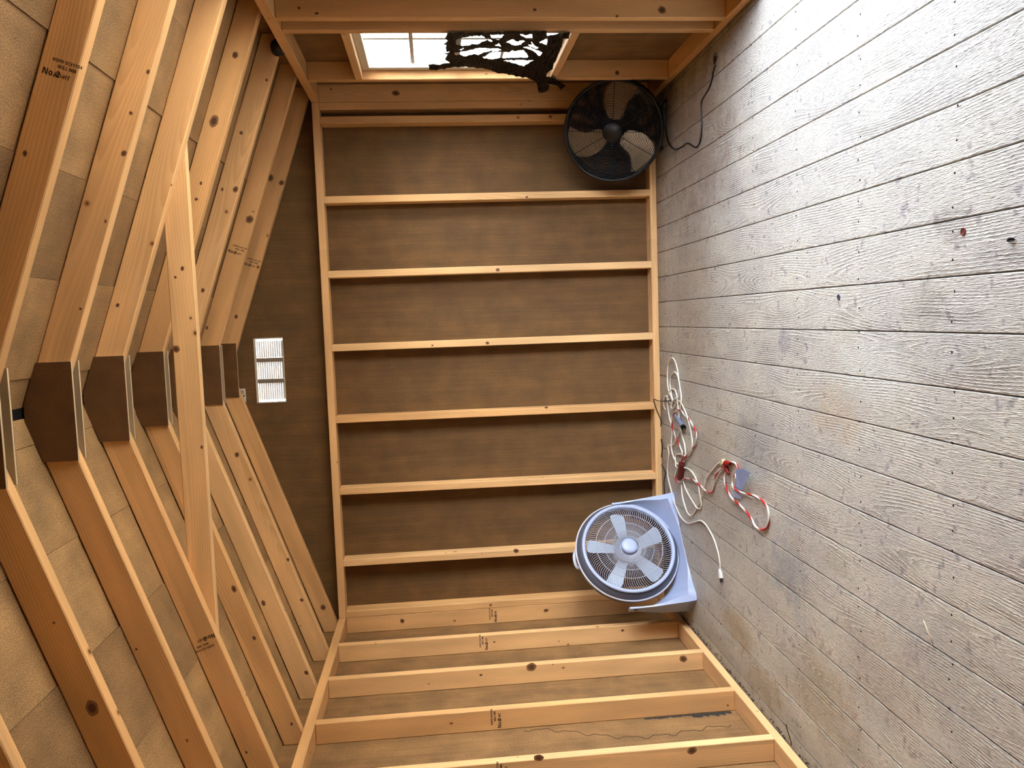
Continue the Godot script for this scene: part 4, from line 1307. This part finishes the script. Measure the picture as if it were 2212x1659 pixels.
	part(s, "tag_loop", tube_mesh(ring_pts(0.011, 0.0, 16), 0.0025, 6, true), M.tag_film, Transform3D(Basis(Vector3.RIGHT, 1.2), Vector3(-1.385, 0.016, 1.163) - so))
	var b := thing("black_cable", "thin black cable running along the foot of the back wall to the grey fan", "cable", Vector3(-1.4, 0, 0.03))
	part(b, "cable", tube_mesh(smooth_path(sh.call(black_path, Vector3(-1.4, 0, 0.03)), 4), 0.0026, 7), M.black)

func stripe_tube(p: PackedVector3Array) -> ArrayMesh:
	var st := SurfaceTool.new()
	st.begin(Mesh.PRIMITIVE_TRIANGLES)
	st.set_smooth_group(0)
	var n := p.size()
	var up := Vector3.UP
	var run := 0.0
	var rings: Array = []
	var us := PackedFloat32Array()
	for i in n:
		var t := (p[mini(i + 1, n - 1)] - p[maxi(i - 1, 0)]).normalized()
		var s := t.cross(up).normalized()
		var v := s.cross(t).normalized()
		if i > 0: run += p[i].distance_to(p[i - 1])
		var ring := PackedVector3Array()
		for k in 9: ring.append(p[i] + (s * cos(TAU * k / 8) + v * sin(TAU * k / 8)) * 0.0046)
		rings.append(ring)
		us.append(run / 0.13)
	for i in n - 1:
		for k in 8:
			quad(st, rings[i][k], rings[i + 1][k], rings[i + 1][k + 1], rings[i][k + 1], Vector2(us[i], k / 8.0), Vector2(us[i + 1], k / 8.0), Vector2(us[i + 1], (k + 1) / 8.0), Vector2(us[i], (k + 1) / 8.0))
	return done(st)

# ------------------------------------------------------------------ small things
func coin(at: Vector3, r: float, mat: Material, label: String) -> void:
	var o := part(self, numbered("coin"), lathe(P2([r, 0.0, r, 0.0016, r * 0.93, 0.0021, r * 0.90, 0.0016, r * 0.86, 0.0014, 0.0, 0.0014]), 32), mat, Transform3D(Basis(Vector3.RIGHT, -PI / 2), at))
	tag(o, label, "coin")

func build_small_things() -> void:
	coin(Vector3(-0.524, 0.0, 2.601), 0.0095, plain(Color(0.45, 0.22, 0.17), 0.5, 0.4), "reddish copper coin on the floor planks far from the wall")
	coin(Vector3(-0.66, 0.0, 2.011), 0.0090, plain(Color(0.30, 0.34, 0.40), 0.4, 0.5), "dull blue-grey coin lying alone on the middle floor planks")
	# dead leaf
	var lf := start()
	var c := Vector3.ZERO
	var rim := P3([0.000, 0.002, -0.014, 0.004, 0.004, -0.008, 0.0055, 0.003, 0.0, 0.004, 0.005, 0.008, 0.0, 0.002, 0.016, -0.004, 0.004, 0.008, -0.005, 0.006, 0.0, -0.003, 0.003, -0.009])
	for i in rim.size():
		var a := rim[i]
		var b := rim[(i + 1) % rim.size()]
		var m := Vector3(0, 0.0012, 0)
		tri(lf, m, b, a); tri(lf, m, a, b)
	var leaf := part(self, "dead_leaf", done(lf), plain(Color(0.14, 0.09, 0.07), 0.8), Transform3D(Basis.IDENTITY, Vector3(-0.56, 0.0012, 2.764)))
	tag(leaf, "small curled dark brown dead leaf beside the copper coin", "leaf")
	var straw := part(self, "straw", tube_mesh(P3([-1.520, 0.0015, 2.456, -1.545, 0.0018, 2.478, -1.570, 0.0015, 2.499, -1.571, 0.0015, 2.490]), 0.0012, 6), plain(Color(0.85, 0.80, 0.66), 0.7))
	tag(straw, "short pale straw with a hooked end lying on the planks", "straw")
	var twig := part(self, "twig", tube_mesh(P3([-2.292, 0.004, 1.660, -2.255, 0.018, 1.676, -2.215, 0.034, 1.690, -2.190, 0.042, 1.700]), 0.0020, 6), plain(Color(0.38, 0.26, 0.15), 0.8))
	tag(twig, "thin brown twig sticking up from the foot of the left wall", "twig")
	# small grey lamp under the cord loops
	var ga := Vector3(-1.232, 0.013, 0.340)
	var gd := (Vector3(-1.279, 0.012, 0.477) - Vector3(-1.228, 0.012, 0.329)).normalized()
	var fl := thing("grey_torch", "small blue-grey torch with a dark lens lying under the white cord loops", "torch", ga, Basis(gd.cross(Vector3.UP), Vector3.UP, gd))
	part(fl, "body", lathe(P2([0.0, -0.03, 0.007, -0.03, 0.009, -0.026, 0.009, 0.0, 0.0115, 0.01, 0.0115, 0.075, 0.013, 0.085, 0.013, 0.105]), 24), plain(Color(0.45, 0.50, 0.60), 0.4))
	part(fl, "lens_ring", lathe(P2([0.013, 0.105, 0.0135, 0.118, 0.012, 0.122, 0.010, 0.116, 0.0, 0.112]), 24), plain(Color(0.05, 0.05, 0.06), 0.2))
	# black fitting above the right wall plate
	var kf := thing("black_fitting", "small round black fitting behind the top plate of the window wall", "fitting", Vector3(0.500, 1.862, 0.80))
	part(kf, "dome", lathe(P2([0.030, -0.03, 0.030, 0.0, 0.026, 0.014, 0.015, 0.024, 0.0, 0.028]), 28), M.black)
	part(kf, "base", lathe(P2([0.0, -0.034, 0.034, -0.034, 0.034, -0.028, 0.030, -0.026]), 28), M.black)
	# stains on the siding between two left-hand studs
	var wl := get_node("wall_left")
	var sx := OUT_LEFT + 0.0004
	var mil := start()
	var r := RandomNumberGenerator.new()
	r.seed = 31
	for k in 26:
		var y0 := 0.06 + k * 0.0145
		var y1 := y0 + 0.0145
		var w0 := (0.028 if k < 12 else 0.016) * r.randf_range(0.6, 1.3)
		quad(mil, Vector3(sx, y0, 1.186 + w0), Vector3(sx, y0, 1.186), Vector3(sx, y1, 1.186), Vector3(sx, y1, 1.186 + w0 * r.randf_range(0.7, 1.1)))
	tag(part(wl, "mildew_stain", done(mil), plain(Color(0.17, 0.16, 0.15), 0.95)), "dark mildew along the foot of a siding bay")
	var wave := PackedVector3Array()
	for k in 60:
		var f := k / 59.0
		wave.append(Vector3(sx - 0.0006, 0.10 + f * 0.85, 1.30 + 0.10 * sin(f * 5.0) * f + 0.010 * sin(f * 47.0) + 0.006 * sin(f * 91.0)))
	part(wl, "water_mark", tube_mesh(wave, 0.0016, 5), plain(Color(0.30, 0.22, 0.13), 0.95))
	# crumbs along the foot of the left wall
	var mm := MultiMesh.new()
	mm.transform_format = MultiMesh.TRANSFORM_3D
	mm.mesh = box_mesh(Vector3(0.005, 0.003, 0.004), 0.0008)
	mm.instance_count = 170
	for k in 170:
		var big := r.randf_range(0.35, 1.3)
		mm.set_instance_transform(k, Transform3D(Basis.from_euler(Vector3(0, r.randf() * TAU, 0)).scaled(Vector3.ONE * big), Vector3(LEFT + 0.003 + absf(r.randfn(0.0, 0.007)), 0.0015 * big, r.randf_range(0.3, 2.3))))
	var crumbs := MultiMeshInstance3D.new()
	crumbs.name = "crumbs"
	crumbs.multimesh = mm
	crumbs.material_override = plain(Color(0.16, 0.13, 0.10), 0.9)
	get_node("floor").add_child(crumbs, true)
	tag(crumbs, "", "", "", "stuff")
	# paper label
	var pl := thing("paper_label", "white printed paper sticker on the back wall between the ridge and the vent", "label", Vector3(-1.055, 2.309, -0.0892), Basis(Vector3(0, 0, 1), 0.02))
	part(pl, "sheet", box_mesh(Vector3(0.074, 0.046, 0.0006), 0.0001), M.paper, Transform3D(Basis.IDENTITY, Vector3(0, 0, 0.0003)))
	for k in 5:
		part(pl, "print_line", box_mesh(Vector3(0.022 - 0.003 * (k % 2), 0.0022, 0.0002), 0.00005), M.ink, Transform3D(Basis.IDENTITY, Vector3(0.018, -0.012 + k * 0.0042, 0.0007)))
	part(pl, "print_mark", box_mesh(Vector3(0.008, 0.008, 0.0002), 0.00005), M.ink, Transform3D(Basis.IDENTITY, Vector3(-0.002, -0.013, 0.0007)))
